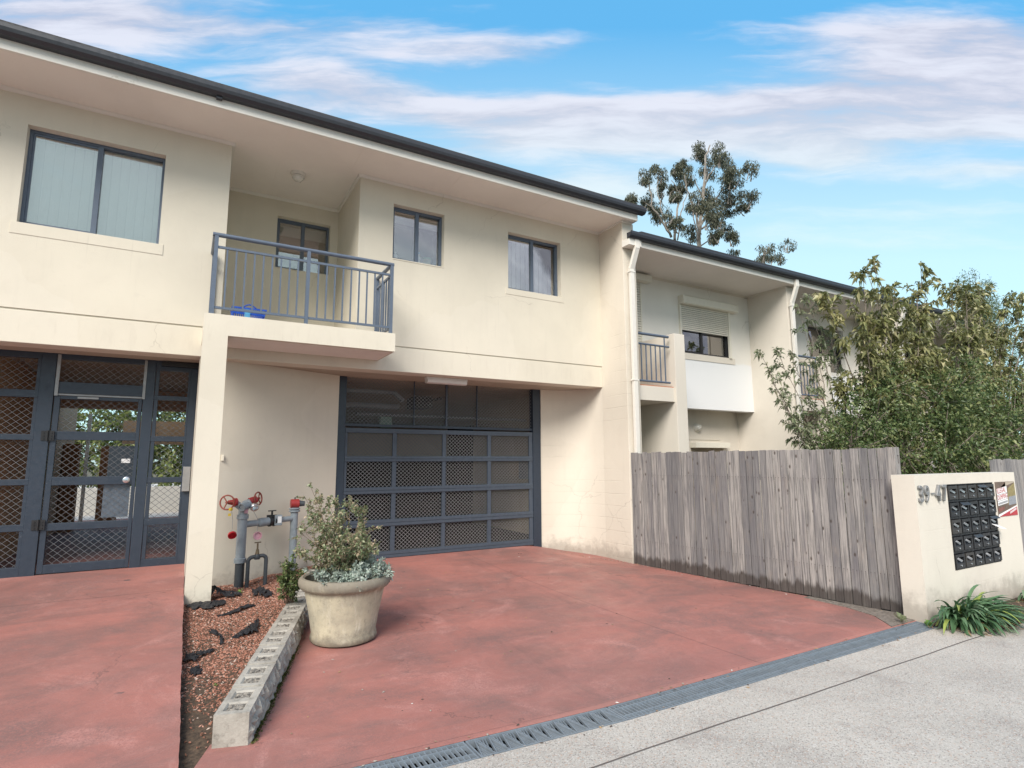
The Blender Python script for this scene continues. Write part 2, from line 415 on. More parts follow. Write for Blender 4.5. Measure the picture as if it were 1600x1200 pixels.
def red_concrete():
    m, g, b = newmat('red_oxide_concrete', .62, spec=.35)
    P = g.pos(); X = g.xyz(P)
    st = g.scale(P, (.62,1.0,1))
    c = g.mix(g.ramp(g.noise(st, .9, 7, .62, .6), .34, .70), (.37,.150,.125), (.29,.130,.113))
    c = g.mix(g.math('MULTIPLY', g.ramp(g.noise(st, 1.9, 8, .66, .8), .42, .72), .62), c, (.170,.105,.096))
    c = g.mix(g.math('MULTIPLY', g.ramp(g.noise(g.vmath('ADD', st, Vector((4.1,9.2,0))), 1.3, 8, .62, 1.2), .50, .75), .45), c, (.44,.20,.17))
    c = g.mix(g.math('MULTIPLY', g.ramp(g.noise(g.scale(P, (.5,2.4,1)), 3.2, 8, .7, .5), .50, .72), .35), c, (.19,.12,.11))
    # broad tyre and water marks
    d1 = g.ramp(g.math('ABSOLUTE', g.math('SUBTRACT', X[1], g.math('ADD', 5.05, g.math('MULTIPLY', g.noise(P, .6, 3), 1.2)))), .55, .05)
    c = g.mix(g.math('MULTIPLY', g.math('MULTIPLY', d1, g.ramp(g.noise(P, 1.6, 6, .7), .40, .68)), .55), c, (.19,.12,.11))
    for xc_, wd_ in ((2.35, .11), (3.75, .11), (4.9, .10)):
        wob = g.math('ADD', xc_, g.math('MULTIPLY', g.math('SUBTRACT', g.noise(g.comb(0., X[1], xc_), .35, 2), .5), .9))
        tm = g.math('MULTIPLY', g.ramp(g.math('ABSOLUTE', g.math('SUBTRACT', X[0], wob)), wd_, wd_*.35), g.ramp(g.noise(g.scale(P, (6,1,1)), 1.7, 6, .7), .42, .68))
        c = g.mix(g.math('MULTIPLY', tm, .32), c, (.13,.085,.08))
    ck = g.voro(g.vmath('ADD', P, g.comb(g.math('MULTIPLY', g.noise(P, 2.2, 5, .7), .7), g.math('MULTIPLY', g.noise(P, 2.7, 5, .7), .7), 0.)), .42, 'DISTANCE_TO_EDGE')
    c = g.mix(g.math('MULTIPLY', g.math('MULTIPLY', g.ramp(ck, .0035, .001), g.ramp(g.noise(P, .7, 2), .5, .56)), .55), c, (.10,.06,.055))
    # pale efflorescence wisps
    wv = g.noise(g.vmath('ADD', P, Vector((2., 7., 0))), 1.7, 9, .72, 2.2)
    c = g.mix(g.math('MULTIPLY', g.ramp(g.math('ABSOLUTE', g.math('SUBTRACT', wv, .5)), .010, .0), .14), c, (.58,.36,.33))
    wv2 = g.noise(g.scale(P, (1.2, .5, 1)), 2.3, 9, .72, 1.2)
    c = g.mix(g.math('MULTIPLY', g.ramp(wv2, .62, .80), .45), c, (.56,.33,.30))
    gr = g.noise(P, 55, 6, .85)
    dz_ = g.ramp(g.noise(g.vmath('ADD', P, Vector((1.7, 3.3, 0))), .75, 7, .68, .5), .46, .66)
    c = g.mix(g.math('MULTIPLY', g.math('MULTIPLY', dz_, g.ramp(gr, .36, .58)), .68), c, (.15,.105,.10))
    lz_ = g.ramp(g.noise(g.vmath('ADD', P, Vector((8.7, .3, 0))), 1.1, 8, .7, 1.5), .52, .70)
    c = g.mix(g.math('MULTIPLY', g.math('MULTIPLY', lz_, g.ramp(gr, .62, .42)), .45), c, (.56,.29,.26))
    # small dark spots of old oil and gum, pale grains
    sp = g.voro(g.vmath('ADD', P, g.comb(g.math('MULTIPLY', g.noise(P, 9, 2), .12), g.math('MULTIPLY', g.noise(P, 11, 2), .1), 0.)), 2.1)
    c = g.mix(g.math('MULTIPLY', g.ramp(sp, .075, .05), g.ramp(g.noise(P, 1.3, 1), .5, .56)), c, (.09,.075,.075))
    c = g.mix(g.math('MULTIPLY', g.ramp(g.noise(P, 110, 3, .8), .50, .66), .42), c, (.20,.11,.10))
    c = g.mix(g.math('MULTIPLY', g.ramp(g.noise(P, 190, 2, .8), .60, .74), .25), c, (.62,.42,.38))
    # saw cut joints
    j = g.ramp(g.math('ABSOLUTE', g.math('SUBTRACT', X[0], g.math('SUBTRACT', 4.19, g.math('MULTIPLY', X[1], .035)))), .007, .003)
    yy_ = g.math('SUBTRACT', X[1], g.math('MULTIPLY', g.math('MAXIMUM', g.math('SUBTRACT', 2.5, X[0]), 0.), .055))
    j2 = g.math('MULTIPLY', g.ramp(g.math('ABSOLUTE', g.math('SUBTRACT', yy_, 3.195)), .004, .0015), g.ramp(X[0], .1, .2))
    j3 = g.math('MULTIPLY', g.ramp(g.math('ABSOLUTE', g.math('SUBTRACT', X[1], 7.05)), .010, .004), g.ramp(X[0], .06, .05))
    jj = g.math('MAXIMUM', j, g.math('MAXIMUM', j2, j3))
    c = g.mix(g.math('MULTIPLY', jj, .55), c, (.10,.06,.055))
    ed = g.ramp(g.math('ADD', g.math('SUBTRACT', 3.20, X[1]), g.math('MULTIPLY', g.noise(P, 20, 4), .06)), .0, .06)
    c = g.mix(g.math('MULTIPLY', ed, .35), c, (.50,.22,.18))
    g.set(b.inputs['Base Color'], c)
    h = g.math('ADD', g.noise(P, 120, 4, .7), g.math('MULTIPLY', g.noise(P, 7, 5), 1.5))
    h = g.math('SUBTRACT', h, g.math('MULTIPLY', jj, 2.))
    g.L.new(g.bump(h, .3, .004), b.inputs['Normal'])
    g.set(b.inputs['Roughness'], g.ramp(g.noise(P, 2.5, 5), .3, .7, .5, .72))
    return m
M_redc = red_concrete()

def pavement():
    m, g, b = newmat('exposed_aggregate_concrete', .8, spec=.3)
    P = g.pos(); X = g.xyz(P)
    c = g.mix(g.ramp(g.noise(P, .8, 6, .6), .35, .7), (.47,.435,.39), (.38,.35,.315))
    c = g.mix(g.math('MULTIPLY', g.ramp(g.noise(P, 2.6, 7, .7, .6), .50, .70), .55), c, (.30,.265,.24))
    v = g.voro(P, 120, out='Color'); v1 = g.xyz(v)[0]; vd = g.voro(P, 120)
    inside = g.ramp(vd, .62, .35)
    c = g.mix(g.math('MULTIPLY', g.math('MULTIPLY', inside, g.ramp(v1, .70, .78)), .70), c, (.16,.145,.135))
    c = g.mix(g.math('MULTIPLY', g.math('MULTIPLY', inside, g.ramp(v1, .24, .20)), .55), c, (.66,.63,.60))
    c = g.mix(g.math('MULTIPLY', g.ramp(g.xyz(v)[1], .92, .94), .45), c, (.42,.25,.17))
    fj = g.math('ADD', 2.59, g.math('MULTIPLY', g.math('SUBTRACT', g.noise(g.comb(X[0], 0., 0.), .6, 2), .5), .05))
    j = g.ramp(g.math('ABSOLUTE', g.math('SUBTRACT', X[1], fj)), .009, .004)
    jj = j
    c = g.mix(g.math('MULTIPLY', jj, .85), c, (.07,.055,.05))
    g.set(b.inputs['Base Color'], c)
    h = g.math('SUBTRACT', g.math('ADD', g.math('MULTIPLY', inside, .6), g.noise(P, 40, 4)), g.math('MULTIPLY', jj, 3.))
    g.L.new(g.bump(h, .5, .004), b.inputs['Normal'])
    return m
M_pave = pavement()

def soil(name, col, col2, sc=30):
    m, g, b = newmat(name, .9, spec=.2); P = g.pos()
    c = g.mix(g.ramp(g.noise(P, sc, 6, .7), .35, .65), col, col2)
    g.set(b.inputs['Base Color'], c); g.L.new(g.bump(g.noise(P, sc*1.5, 6, .7), .8, .01), b.inputs['Normal']); return m
M_soil = soil('dark_soil', (.055,.042,.033), (.12,.085,.06))
M_ground = soil('verge_ground', (.10,.10,.06), (.16,.13,.09), 4)
M_asph = soil('asphalt', (.045,.045,.047), (.07,.07,.07), 60)
M_yardc = soil('grey_concrete_floor', (.20,.19,.18), (.27,.255,.24), 8)
M_pale = soil('pale_paving', (.50,.47,.43), (.60,.57,.53), 6)

def islandmat(name, cols, rough=.6, spec=.4, pn=None, trans=0., bumpy=0):
    m, g, b = newmat(name, rough, spec=spec)
    rn = g.node('ShaderNodeNewGeometry').outputs['Random Per Island']
    cr = g.node('ShaderNodeValToRGB'); g.L.new(rn, cr.inputs[0]); cr.color_ramp.interpolation = 'CONSTANT' if len(cols) > 4 else 'LINEAR'
    els = cr.color_ramp.elements
    for i, (p, c) in enumerate(cols):
        e = els[i] if i < 2 else els.new(p)
        e.position = p; e.color = (*c, 1)
    c = cr.outputs[0]
    if pn: c = g.mix(g.ramp(g.noise(g.pos(), pn[0], 3), .40, .62), c, pn[1], pn[2] if len(pn) > 2 else 'MULTIPLY')
    g.set(b.inputs['Base Color'], c)
    if trans:
        nt = m.node_tree; out = nt.nodes['Material Output']; tl = g.node('ShaderNodeBsdfTranslucent'); g.L.new(c, tl.inputs[0])
        mx = g.node('ShaderNodeMixShader'); mx.inputs[0].default_value = trans
        g.L.new(b.outputs[0], mx.inputs[1]); g.L.new(tl.outputs[0], mx.inputs[2]); g.L.new(mx.outputs[0], out.inputs[0])
    return m
M_mulch = islandmat('terracotta_mulch', [(0,(.28,.125,.085)),(.25,(.38,.18,.125)),(.5,(.20,.10,.07)),(.7,(.44,.24,.18)),(.86,(.12,.07,.05)),(.94,(.52,.42,.36))], .8, .2)
M_leafA = islandmat('olive_leaf', [(0,(.14,.155,.055)),(.5,(.27,.275,.11)),(.85,(.44,.41,.20)),(1,(.56,.51,.31))], .36, .6, (1.6,(.65,.70,.66)), .3)
M_leafP = islandmat('pale_green_leaf', [(0,(.14,.18,.09)),(.5,(.24,.27,.15)),(.85,(.36,.37,.24)),(1,(.46,.43,.30))], .40, .55, (2.,(.75,.82,.8)), .35)
M_leafD = islandmat('dark_green_leaf', [(0,(.06,.10,.035)),(.6,(.15,.20,.075)),(1,(.33,.35,.15))], .4, .5, (2.2,(.6,.7,.65)), .3)
M_leafE = islandmat('gum_leaf', [(0,(.05,.06,.04)),(.6,(.10,.11,.07)),(1,(.18,.18,.12))], .5, .4, None, .2)
M_leafS = islandmat('small_shrub_leaf', [(0,(.17,.22,.11)),(.42,(.28,.35,.19)),(.55,(.42,.46,.29)),(.66,(.42,.37,.24)),(.9,(.50,.40,.28)),(1,(.70,.60,.50))], .5, .4, None, .3)
M_leafG = islandmat('green_shrub_leaf', [(0,(.055,.09,.03)),(.5,(.11,.16,.055)),(1,(.24,.27,.11))], .45, .5, None, .25)
M_leafV = islandmat('silver_leaf', [(0,(.24,.31,.26)),(.5,(.38,.45,.39)),(1,(.58,.63,.57))], .6, .3, None, .2)
M_leafH = islandmat('hedge_leaf', [(0,(.08,.13,.03)),(.5,(.20,.26,.08)),(1,(.36,.38,.16))], .5, .4, None, .4)
M_strap = islandmat('strap_leaf', [(0,(.07,.14,.065)),(.5,(.12,.22,.11)),(.78,(.19,.29,.17)),(.9,(.33,.40,.10)),(1,(.45,.42,.15))], .42, .5, None, .25)
M_dry = islandmat('dry_leaf', [(0,(.22,.12,.07)),(.5,(.34,.22,.13)),(1,(.46,.36,.26))], .8, .2)
M_bark = soil('grey_bark', (.17,.14,.115), (.28,.24,.20), 14)
M_barkW = soil('pale_gum_bark', (.20,.18,.155), (.33,.30,.265), 4)
M_twig = soil('brown_twig', (.16,.11,.08), (.26,.19,.14), 20)

def woodmat():
    m, g, b = newmat('weathered_paling', .85, spec=.2)
    P = g.pos(); X = g.xyz(P)
    oi = g.node('ShaderNodeObjectInfo').outputs['Random']
    off = g.comb(g.math('MULTIPLY', oi, 31.), g.math('MULTIPLY', oi, 17.), g.math('MULTIPLY', oi, 53.))
    Q = g.vmath('ADD', P, off)
    grain = g.noise(g.scale(Q, (26,26,1.1)), 2., 8, .65, .5)
    c = g.mix(g.ramp(grain, .30, .68), (.135,.130,.130), (.38,.355,.335))
    c = g.mix(g.ramp(oi, .25, 1., .0, .70, False), c, (.105,.105,.115))
    c = g.mix(g.math('MULTIPLY', g.ramp(g.noise(g.scale(Q, (3,3,.7)), 1.5, 6, .7), .46, .72), .55), c, (.125,.118,.135))
    c = g.mix(g.math('MULTIPLY', g.ramp(g.noise(g.scale(Q, (2,2,.8)), 2.7, 6, .7), .52, .75), .30), c, (.31,.25,.195))
    # knots
    kv = g.voro(g.scale(Q, (11,11,5.5)), 1.)
    c = g.mix(g.math('MULTIPLY', g.ramp(kv, .17, .06), .85), c, (.06,.045,.038))
    # mud stain along the foot, with a ragged top
    hz = g.math('SUBTRACT', X[2], g.math('MULTIPLY', g.noise(g.scale(P, (1,5,1)), 1.6, 5, .7), .34))
    c = g.mix(g.math('MULTIPLY', g.ramp(hz, .02, -.06), .80), c, (.045,.035,.03))
    fs = g.math('FRACT', g.math('DIVIDE', g.math('SUBTRACT', 6.99, X[1]), .0909))
    for z_ in (.385, 1.385):
        for f_ in (.28, .70):
            dx_ = g.math('MULTIPLY', g.math('SUBTRACT', fs, f_), .0909); dz_ = g.math('SUBTRACT', X[2], z_)
            rr_ = g.math('SQRT', g.math('ADD', g.math('POWER', dx_, 2.), g.math('POWER', dz_, 2.)))
            c = g.mix(g.math('MULTIPLY', g.ramp(rr_, .0055, .003), .9), c, (.03,.022,.02))
            dr_ = g.math('MULTIPLY', g.ramp(g.math('ABSOLUTE', dx_), .005, .0), g.math('MULTIPLY', g.ramp(dz_, .0, -.004), g.ramp(dz_, -.09, -.01)))
            c = g.mix(g.math('MULTIPLY', dr_, .45), c, (.07,.05,.045))
    g.set(b.inputs['Base Color'], c)
    g.L.new(g.bump(g.math('ADD', grain, g.math('MULTIPLY', g.ramp(kv, .25, .1), -.6)), .6, .004), b.inputs['Normal'])
    return m
M_wood = woodmat()

def blockmat():
    m, g, b = newmat('grey_concrete_block', .88, spec=.2); P = g.pos(); X = g.xyz(P)
    c = g.mix(g.ramp(g.noise(P, 4, 7, .7), .35, .7), (.42,.395,.35), (.26,.24,.21))
    c = g.mix(g.math('MULTIPLY', g.ramp(g.noise(P, 18, 6, .75), .50, .70), .6), c, (.13,.12,.105))
    c = g.mix(g.math('MULTIPLY', g.ramp(g.noise(P, 55, 4, .75), .55, .75), .4), c, (.55,.52,.47))
    g.set(b.inputs['Base Color'], c)
    g.L.new(g.bump(g.math('ADD', g.noise(P, 70, 5, .8), g.noise(P, 14, 5)), .7, .006), b.inputs['Normal']); return m
M_block = blockmat()
def darkcore():
    m, g, b = newmat('block_recess', .95, spec=.1); P = g.pos()
    g.set(b.inputs['Base Color'], g.mix(g.ramp(g.noise(P, 45, 5, .8), .36, .58), (.055,.05,.045), (.34,.31,.27)))
    g.L.new(g.bump(g.noise(P, 60, 5, .8), 1., .01), b.inputs['Normal']); return m
M_core = darkcore()
def potmat():
    m, g, b = newmat('stained_stone_pot', .85, spec=.25); P = g.pos(); X = g.xyz(P)
    c = g.mix(g.ramp(g.noise(P, 5, 7, .65), .35, .70), (.50,.45,.33), (.37,.335,.26))
    st = g.noise(g.scale(P, (10,10,1.6)), 1.6, 6, .7)
    c = g.mix(g.math('MULTIPLY', g.ramp(st, .52, .72), .55), c, (.66,.62,.52))
    hz = g.math('ADD', X[2], g.math('MULTIPLY', g.noise(P, 9, 6, .7), .30))
    c = g.mix(g.math('MULTIPLY', g.ramp(hz, .34, .17), .8), c, (.12,.105,.085))          # soil stain round the foot
    rz = g.math('SUBTRACT', X[2], g.math('MULTIPLY', g.noise(g.scale(P, (9,9,.7)), 1.5, 6, .7), .24))
    c = g.mix(g.math('MULTIPLY', g.ramp(rz, .315, .42), .72), c, (.15,.13,.11))           # lichen and runs under the rim
    c = g.mix(g.math('MULTIPLY', g.ramp(g.noise(P, 26, 6, .75), .52, .70), .40), c, (.17,.155,.13))
    g.set(b.inputs['Base Color'], c)
    g.L.new(g.bump(g.noise(P, 45, 6, .7), .6, .006), b.inputs['Normal']); return m
M_pot = potmat()

# ------------------------------------------------------------------ ground heights
def sstep(t): t = max(0., min(1., t)); return t*t*(3-2*t)
def dyx(x): return .058*max(0., min(3.5, 2.5-x))
def warp_front(mb):
    mb.v = [(x, y+dyx(x)*max(0., 1-(y-3.135)/1.2) if y < 4.335 else y, z) for x, y, z in mb.v]; return mb
def h_left(Y): return max(0., .0745*(Y-3.155)) if Y < 8.2 else .376
def h_drive(x, Y):
    if Y <= 3.155: return 0.
    t = min(1.05, (Y-3.1)/5.3); m = 1-.80*sstep((x-5.0)/1.15)
    return .182*t**2.2*m
def xb(Y): return .155+.3145*(Y-3.60)             # bed edge, middle of the block row
def h_bed(x, Y):
    z = .185*sstep((Y-3.3)/3.7)-.02
    if Y > 6.9: z -= .06*(Y-6.9)/.9*max(0, 1-(x-.1)/1.3)
    k = max(0, min(1, (x-.07)/max(.05, xb(Y)-.07)))
    z += .03*k*sstep((Y-4)/2)
    return z+.010*math.sin(x*9+Y*3.)+.008*math.sin(Y*7-x*5)

def gridsurf(xl, xr, y0, y1, hf, nx, ny):
    mb = MB()
    for j in range(ny+1):
        Y = y0+(y1-y0)*j/ny; a, b = xl(Y), xr(Y)
        for i in range(nx+1):
            x = a+(b-a)*i/nx; mb.v.append((x, Y, hf(x, Y)))
    for j in range(ny):
        for i in range(nx):
            k = j*(nx+1)+i; mb.f.append((k, k+1, k+nx+2, k+nx+1))
    return mb
def skirt(mb, nx, ny, depth=.25, sides='lr'):
    k0 = len(mb.v)
    for side, i in (('l', 0), ('r', nx)):
        if side not in sides: continue
        k = len(mb.v)
        for j in range(ny+1):
            v = mb.v[j*(nx+1)+i]; mb.v.append((v[0], v[1], v[2]-depth))
        for j in range(ny): mb.f.append((j*(nx+1)+i, (j+1)*(nx+1)+i, k+j+1, k+j))
    return mb

struct(gridsurf(lambda Y: -400, lambda Y: 400, -400, 400, lambda x, Y: -.16, 8, 8), 'ground', M_ground)
mb = MB(); mb.prism([(-60,-1.55),(80,-1.55),(80,2.915),(2.5,2.915),(-1,3.118),(-60,3.118)], -.14, 0); struct(mb, 'footpath', M_pave)
mb = MB(); mb.box(-60, 80, -1.72, -1.556, -.155, -.004); struct(mb, 'kerb', M_yardc, bevel=.01)
mb = MB(); mb.box(-60, 80, -9, -1.73, -.20, -.145); struct(mb, 'road', M_asph)
mb = gridsurf(lambda Y: -8, lambda Y: .070+.0022*math.sin(Y*5.1)+.001*math.sin(Y*23.3)+.0008*math.sin(Y*51), 3.135, 8.6, lambda x, Y: h_left(Y), 30, 260); skirt(mb, 30, 260, .3, 'r'); warp_front(mb)
struct(mb, 'entry_path', M_redc)
mb = gridsurf(lambda Y: min(xb(Y), 1.5), lambda Y: 6.17 if Y > 7 else 6.15+(6.99-Y)*.124+.02, 3.135, 9.0, h_drive, 60, 60); warp_front(mb)
struct(mb, 'driveway', M_redc)
mb = gridsurf(lambda Y: .066, lambda Y: min(1.75, xb(Y)+.02), 3.135, 8.45, h_bed, 40, 90); warp_front(mb)
struct(mb, 'garden_bed', M_soil)
mb = MB(); mb.box(-60, 80, 2.90, 3.36, -.2, -.10); struct(mb, 'drain_bed', M_dark)
mb = MB(); mb.prism([(-60,3.122),(-1,3.122),(.3,3.046),(.3,3.258),(-1,3.334),(-60,3.334)], -.09, -.004); mb.box(6.445, 80, 2.92, 3.03, -.09, -.002); struct(mb, 'footpath_edge', M_pave)
mb = MB(); mb.prism([(6.63,3.26),(60,3.26),(60,7.88),(6.18,7.88),(6.18,7.0)], -.15, -.006); struct(mb, 'front_yard', M_soil)
mb = MB(); mb.prism([(6.455,3.152),(6.61,3.26),(6.50,4.3),(6.40,4.3),(6.38,3.8),(6.28,3.45),(6.02,3.152)], -.05, .007); struct(mb, 'fence_foot_soil', soil('grey_dirt', (.13,.115,.10), (.24,.21,.185), 25))
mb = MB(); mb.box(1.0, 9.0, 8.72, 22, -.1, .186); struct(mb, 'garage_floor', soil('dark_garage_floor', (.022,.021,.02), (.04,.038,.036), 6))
mb = MB(); mb.box(-6, .98, 8.605, 15.5, -.1, .37); struct(mb, 'passage_floor', M_redc)
mb = MB(); mb.box(-14, .97, 15.51, 40, -.1, .355); struct(mb, 'rear_yard_paving', M_pale)

# ================================================================== BUILDING ONE (left, with the gates)
YW = 7.573; SOF = 5.62; YF = 6.82
b1 = thing('apartment_building', 'cream rendered two storey block with garage gate, balcony and long charcoal gutter', 'building', (3, 8, 0))
def win(parent, Y, x0, x1, z0, z1, blind=M_blind, interior=M_dark, blindz=0., name='window', split=.5, dep=.10, fr=.032, frmat=M_slate, half=False):
    yo = Y+dep
    xm = x0+(x1-x0)*split
    f = MB()
    f.box(x0, x1, yo, yo+.07, z1-fr, z1); f.box(x0, x1, yo, yo+.07, z0, z0+fr)
    f.box(x0, x0+fr, yo+.001, yo+.069, z0+fr, z1-fr); f.box(x1-fr, x1, yo+.001, yo+.069, z0+fr, z1-fr)
    f.box(xm-.026, xm+.026, yo-.004, yo+.066, z0+fr, z1-fr)
    # sliding sash, thinner members
    f.box(x0+fr, xm-.026, yo+.012, yo+.036, z0+fr, z0+fr+.022); f.box(x0+fr, xm-.026, yo+.012, yo+.036, z1-fr-.022, z1-fr)
    f.box(x0+fr, x0+fr+.020, yo+.013, yo+.035, z0+fr+.022, z1-fr-.022)
    w_ = build(f, name, frmat, parent, bevel=.002)
    for a, b, yy in ((x0+fr+.018, xm-.024, .022), (xm+.024, x1-fr, .045)):
        p = MB(); p.box(a, b, yo+yy, yo+yy+.005, z0+fr, z1-fr); build(p, 'pane', M_glass, w_)
    if blind:
        q = MB(); n = int((x1-x0)/.09)
        if blind is M_blind:
            for i in range(n):
                xa = x0+.02+(x1-x0-.04)*i/n; xc = x0+.02+(x1-x0-.04)*(i+1)/n
                q.add([(xa, yo+.135, z0+blindz), (xc, yo+.150, z0+blindz), (xc, yo+.150, z1-.05), (xa, yo+.135, z1-.05),
                       (xa, yo+.138, z0+blindz), (xc, yo+.153, z0+blindz), (xc, yo+.153, z1-.05), (xa, yo+.138, z1-.05)],
                      [(0,1,2,3),(7,6,5,4),(0,4,5,1),(3,2,6,7),(0,3,7,4),(1,5,6,2)])
        else: q.box(x0+.01, x1-.01, yo+.14, yo+.146, z0+blindz, z1-.05)
        q.box(x0+.01, x1-.01, yo+.11, yo+.16, z1-.05, z1-.005)
        build(q, 'blind', blind, w_)
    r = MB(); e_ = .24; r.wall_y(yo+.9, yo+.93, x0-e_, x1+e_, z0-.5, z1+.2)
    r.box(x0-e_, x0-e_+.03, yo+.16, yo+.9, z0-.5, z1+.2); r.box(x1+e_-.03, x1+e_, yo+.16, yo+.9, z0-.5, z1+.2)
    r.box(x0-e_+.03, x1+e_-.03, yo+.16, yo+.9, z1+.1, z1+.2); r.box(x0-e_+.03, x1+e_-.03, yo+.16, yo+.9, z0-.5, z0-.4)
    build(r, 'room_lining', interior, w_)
    return w_

H_L = (-1.722, -.438, 4.147, 5.26); H_M = (2.380, 3.171, 4.487, 5.305); H_R = (4.277, 5.296, 4.330, 5.270); H_B = (.985, 1.770, 4.525, 5.340)
m = MB()
m.wall_y(YW, YW+.22, -8, .26, 3.215, SOF, [H_L])
m.wall_y(YW, YW+.22, 1.89, 6.13, 3.215, SOF, [H_M, H_R])
m.box(.04, .26, YW+.22, 8.9, 3.215, SOF)            # side walls of the balcony recess
m.box(1.89, 2.11, YW+.22, 8.9, 3.215, SOF)
m.wall_y(8.9, 9.12, .04, 2.11, 3.215, SOF, [H_B])
m.box(-8, -7.8, YW+.22, 12.4, 0, SOF); m.box(-7.8, 6.13, 12.2, 12.4, 3.2, SOF)
build(m, 'upper_wall', M_wall, b1)
m = MB(); m.box(-8, 6.13, YW+.014, 8.05, 3.195, 3.215); m.box(-8, 6.13, YW, 7.86, 2.85, 3.195)
build(m, 'floor_beam', M_wall, b1, bevel=.006)
m = MB(); m.box(-8, 6.13, 7.862, 8.9, 2.862, 3.19); m.box(-8, 9, 8.9, 12.4, 2.90, 3.19); m.box(1.02, 9, 12.4, 20, 2.90, 3.19)
build(m, 'floor_slab', M_inner, b1)
# splayed walls each side of the garage opening
m = MB(); m.prism([(.07,7.60),(.34,7.73),(1.10,8.055),(1.89,8.40),(1.89,8.66),(.5,8.62),(.07,8.50)], -.1, 2.86)
build(m, 'garage_side_wall', M_wall, b1)
pts = [(5.40,8.40),(5.58,8.375),(5.74,8.32),(5.88,8.23),(5.99,8.11),(6.06,7.97),(6.105,7.80),(6.128,7.575)]
m = MB(); m.prism(pts+[(6.129,8.66),(5.40,8.66)], -.1, 2.86)
build(m, 'garage_curved_wall', M_wallc, b1, smooth='auto')
# party wall
m = MB(); m.box(6.13, 6.375, 6.95, 12, -.1, 5.60); m.box(6.35, 6.395, 6.935, 6.99, -.1, 5.12)
build(m, 'party_wall', M_wallc, b1, bevel=.006)
# soffit, cornice, fascia, gutter, roof
m = MB(); m.box(-8, 6.33, YF+.02, 9.0, SOF, SOF+.012)
soff = build(m, 'soffit', M_soffit, b1)
for x in (-3.7, -.62, .84, 1.74, 3.14, 4.64):
    m = MB(); m.box(x, x+.012, YF+.03, YW-.02 if x != .84 else 8.86, SOF-.0035, SOF); build(m, 'joint_strip', M_soffit, soff)
m = MB()
def corn(x0, x1, y, z=SOF): m.prismx([(y, z), (y-.035, z), (y-.030, z-.012), (y-.010, z-.034), (y, z-.036)], x0, x1)
corn(-8, .29, YW); corn(1.86, 6.13, YW); corn(.26, 1.89, 8.9)
m.prism([(.26,YW),(.295,YW),(.295,8.9),(.26,8.9)], SOF-.036, SOF); m.prism([(1.855,YW),(1.89,YW),(1.89,8.9),(1.855,8.9)], SOF-.036, SOF)
m.box(6.10, 6.13, 6.95, YW, SOF-.034, SOF); m.box(6.10, 6.33, 6.92, 6.95, SOF-.034, SOF)
build(m, 'cornice', M_white, b1)
m = MB(); m.box(-8, 6.35, YF-.02, YF+.018, 5.600, 5.80); m.box(6.332, 6.352, YF+.018, 9.0, 5.600, 5.80)
build(m, 'fascia', M_white, b1, bevel=.003)
def gutter(parent, x0, x1, y, zt, h=.10, wd=.115):
    m = MB(); pr = [(y, zt-.005), (y, zt-h), (y-wd*.62, zt-h), (y-wd*.9, zt-h*.72), (y-wd, zt-h*.38), (y-wd, zt), (y-wd+.018, zt), (y-wd+.018, zt-.012), (y-wd+.006, zt-.014), (y-wd*.85, zt-h*.65), (y-wd*.6, zt-h+.008), (y-.006, zt-h+.008), (y-.006, zt-.005)]
    n = len(pr)
    m.add([(x0, a, b) for a, b in pr]+[(x1, a, b) for a, b in pr], [(i, i+n, (i+1)%n+n, (i+1)%n) for i in range(n)])
    m.prismx([(y-.006, zt-.01), (y-.006, zt-h+.008), (y-wd*.6, zt-h+.008), (y-wd*.85, zt-h*.65), (y-wd+.006, zt-.014)], x0, x0+.003)
    m.prismx([(y-.006, zt-.01), (y-.006, zt-h+.008), (y-wd*.6, zt-h+.008), (y-wd*.85, zt-h*.65), (y-wd+.006, zt-.014)], x1-.003, x1)
    return build(m, 'gutter', M_gutter, parent)
gutter(b1, -8, 6.45, YF-.021, 5.805)
m = MB(); m.bar((0.04, YF-.05, 5.70), (.10, YF-.05, 5.70), .05, .04); build(m, 'gutter_joint', M_gutter, b1)
def roof(parent, x0, x1, y0, z0, yr, zr, yb, th=.05, mat=M_tile):
    m = MB(); m.prismx([(y0,z0),(y0,z0+th),(yr,zr+th),(yb,z0+th),(yb,z0),(yr,zr)], x0, x1)
    n = int((yr-y0)/.33)
    for i in range(n):     # tile courses
        t = i/n; y = y0+(yr-y0)*t; z = z0+th+(zr-z0)*t
        m.prismx([(y-.01, z+.002), (y-.01, z+.022), (y+.33, z+.012+(zr-z0)*.33/(yr-y0)), (y+.33, z+.004+(zr-z0)*.33/(yr-y0))], x0, x1)
    return build(m, 'roof', mat, parent)
roof(b1, -8.2, 6.46, 6.755, 5.79, 9.6, 6.75, 12.7)
# windows
w1 = win(b1, YW, *H_L, blindz=0.0)
w2 = win(b1, YW, *H_M, blind=M_venet, blindz=.64)
w3 = win(b1, YW, *H_R, blindz=.0)
w4 = win(b1, 8.9, *H_B, blind=M_venet, blindz=.60)
for wv, H, Yv, s0 in ((w1, H_L, YW, .13), (w2, H_M, YW, .0), (w3, H_R, YW, .10), (w4, H_B, 8.9, 0)):
    s = MB(); s.box(H[0]-(.05 if s0 else 0), H[1]+(.05 if s0 else 0), Yv-.006, Yv+.10, H[2]-max(.02, s0), H[2]-.001); build(s, 'sill', M_wall, wv, bevel=.003)
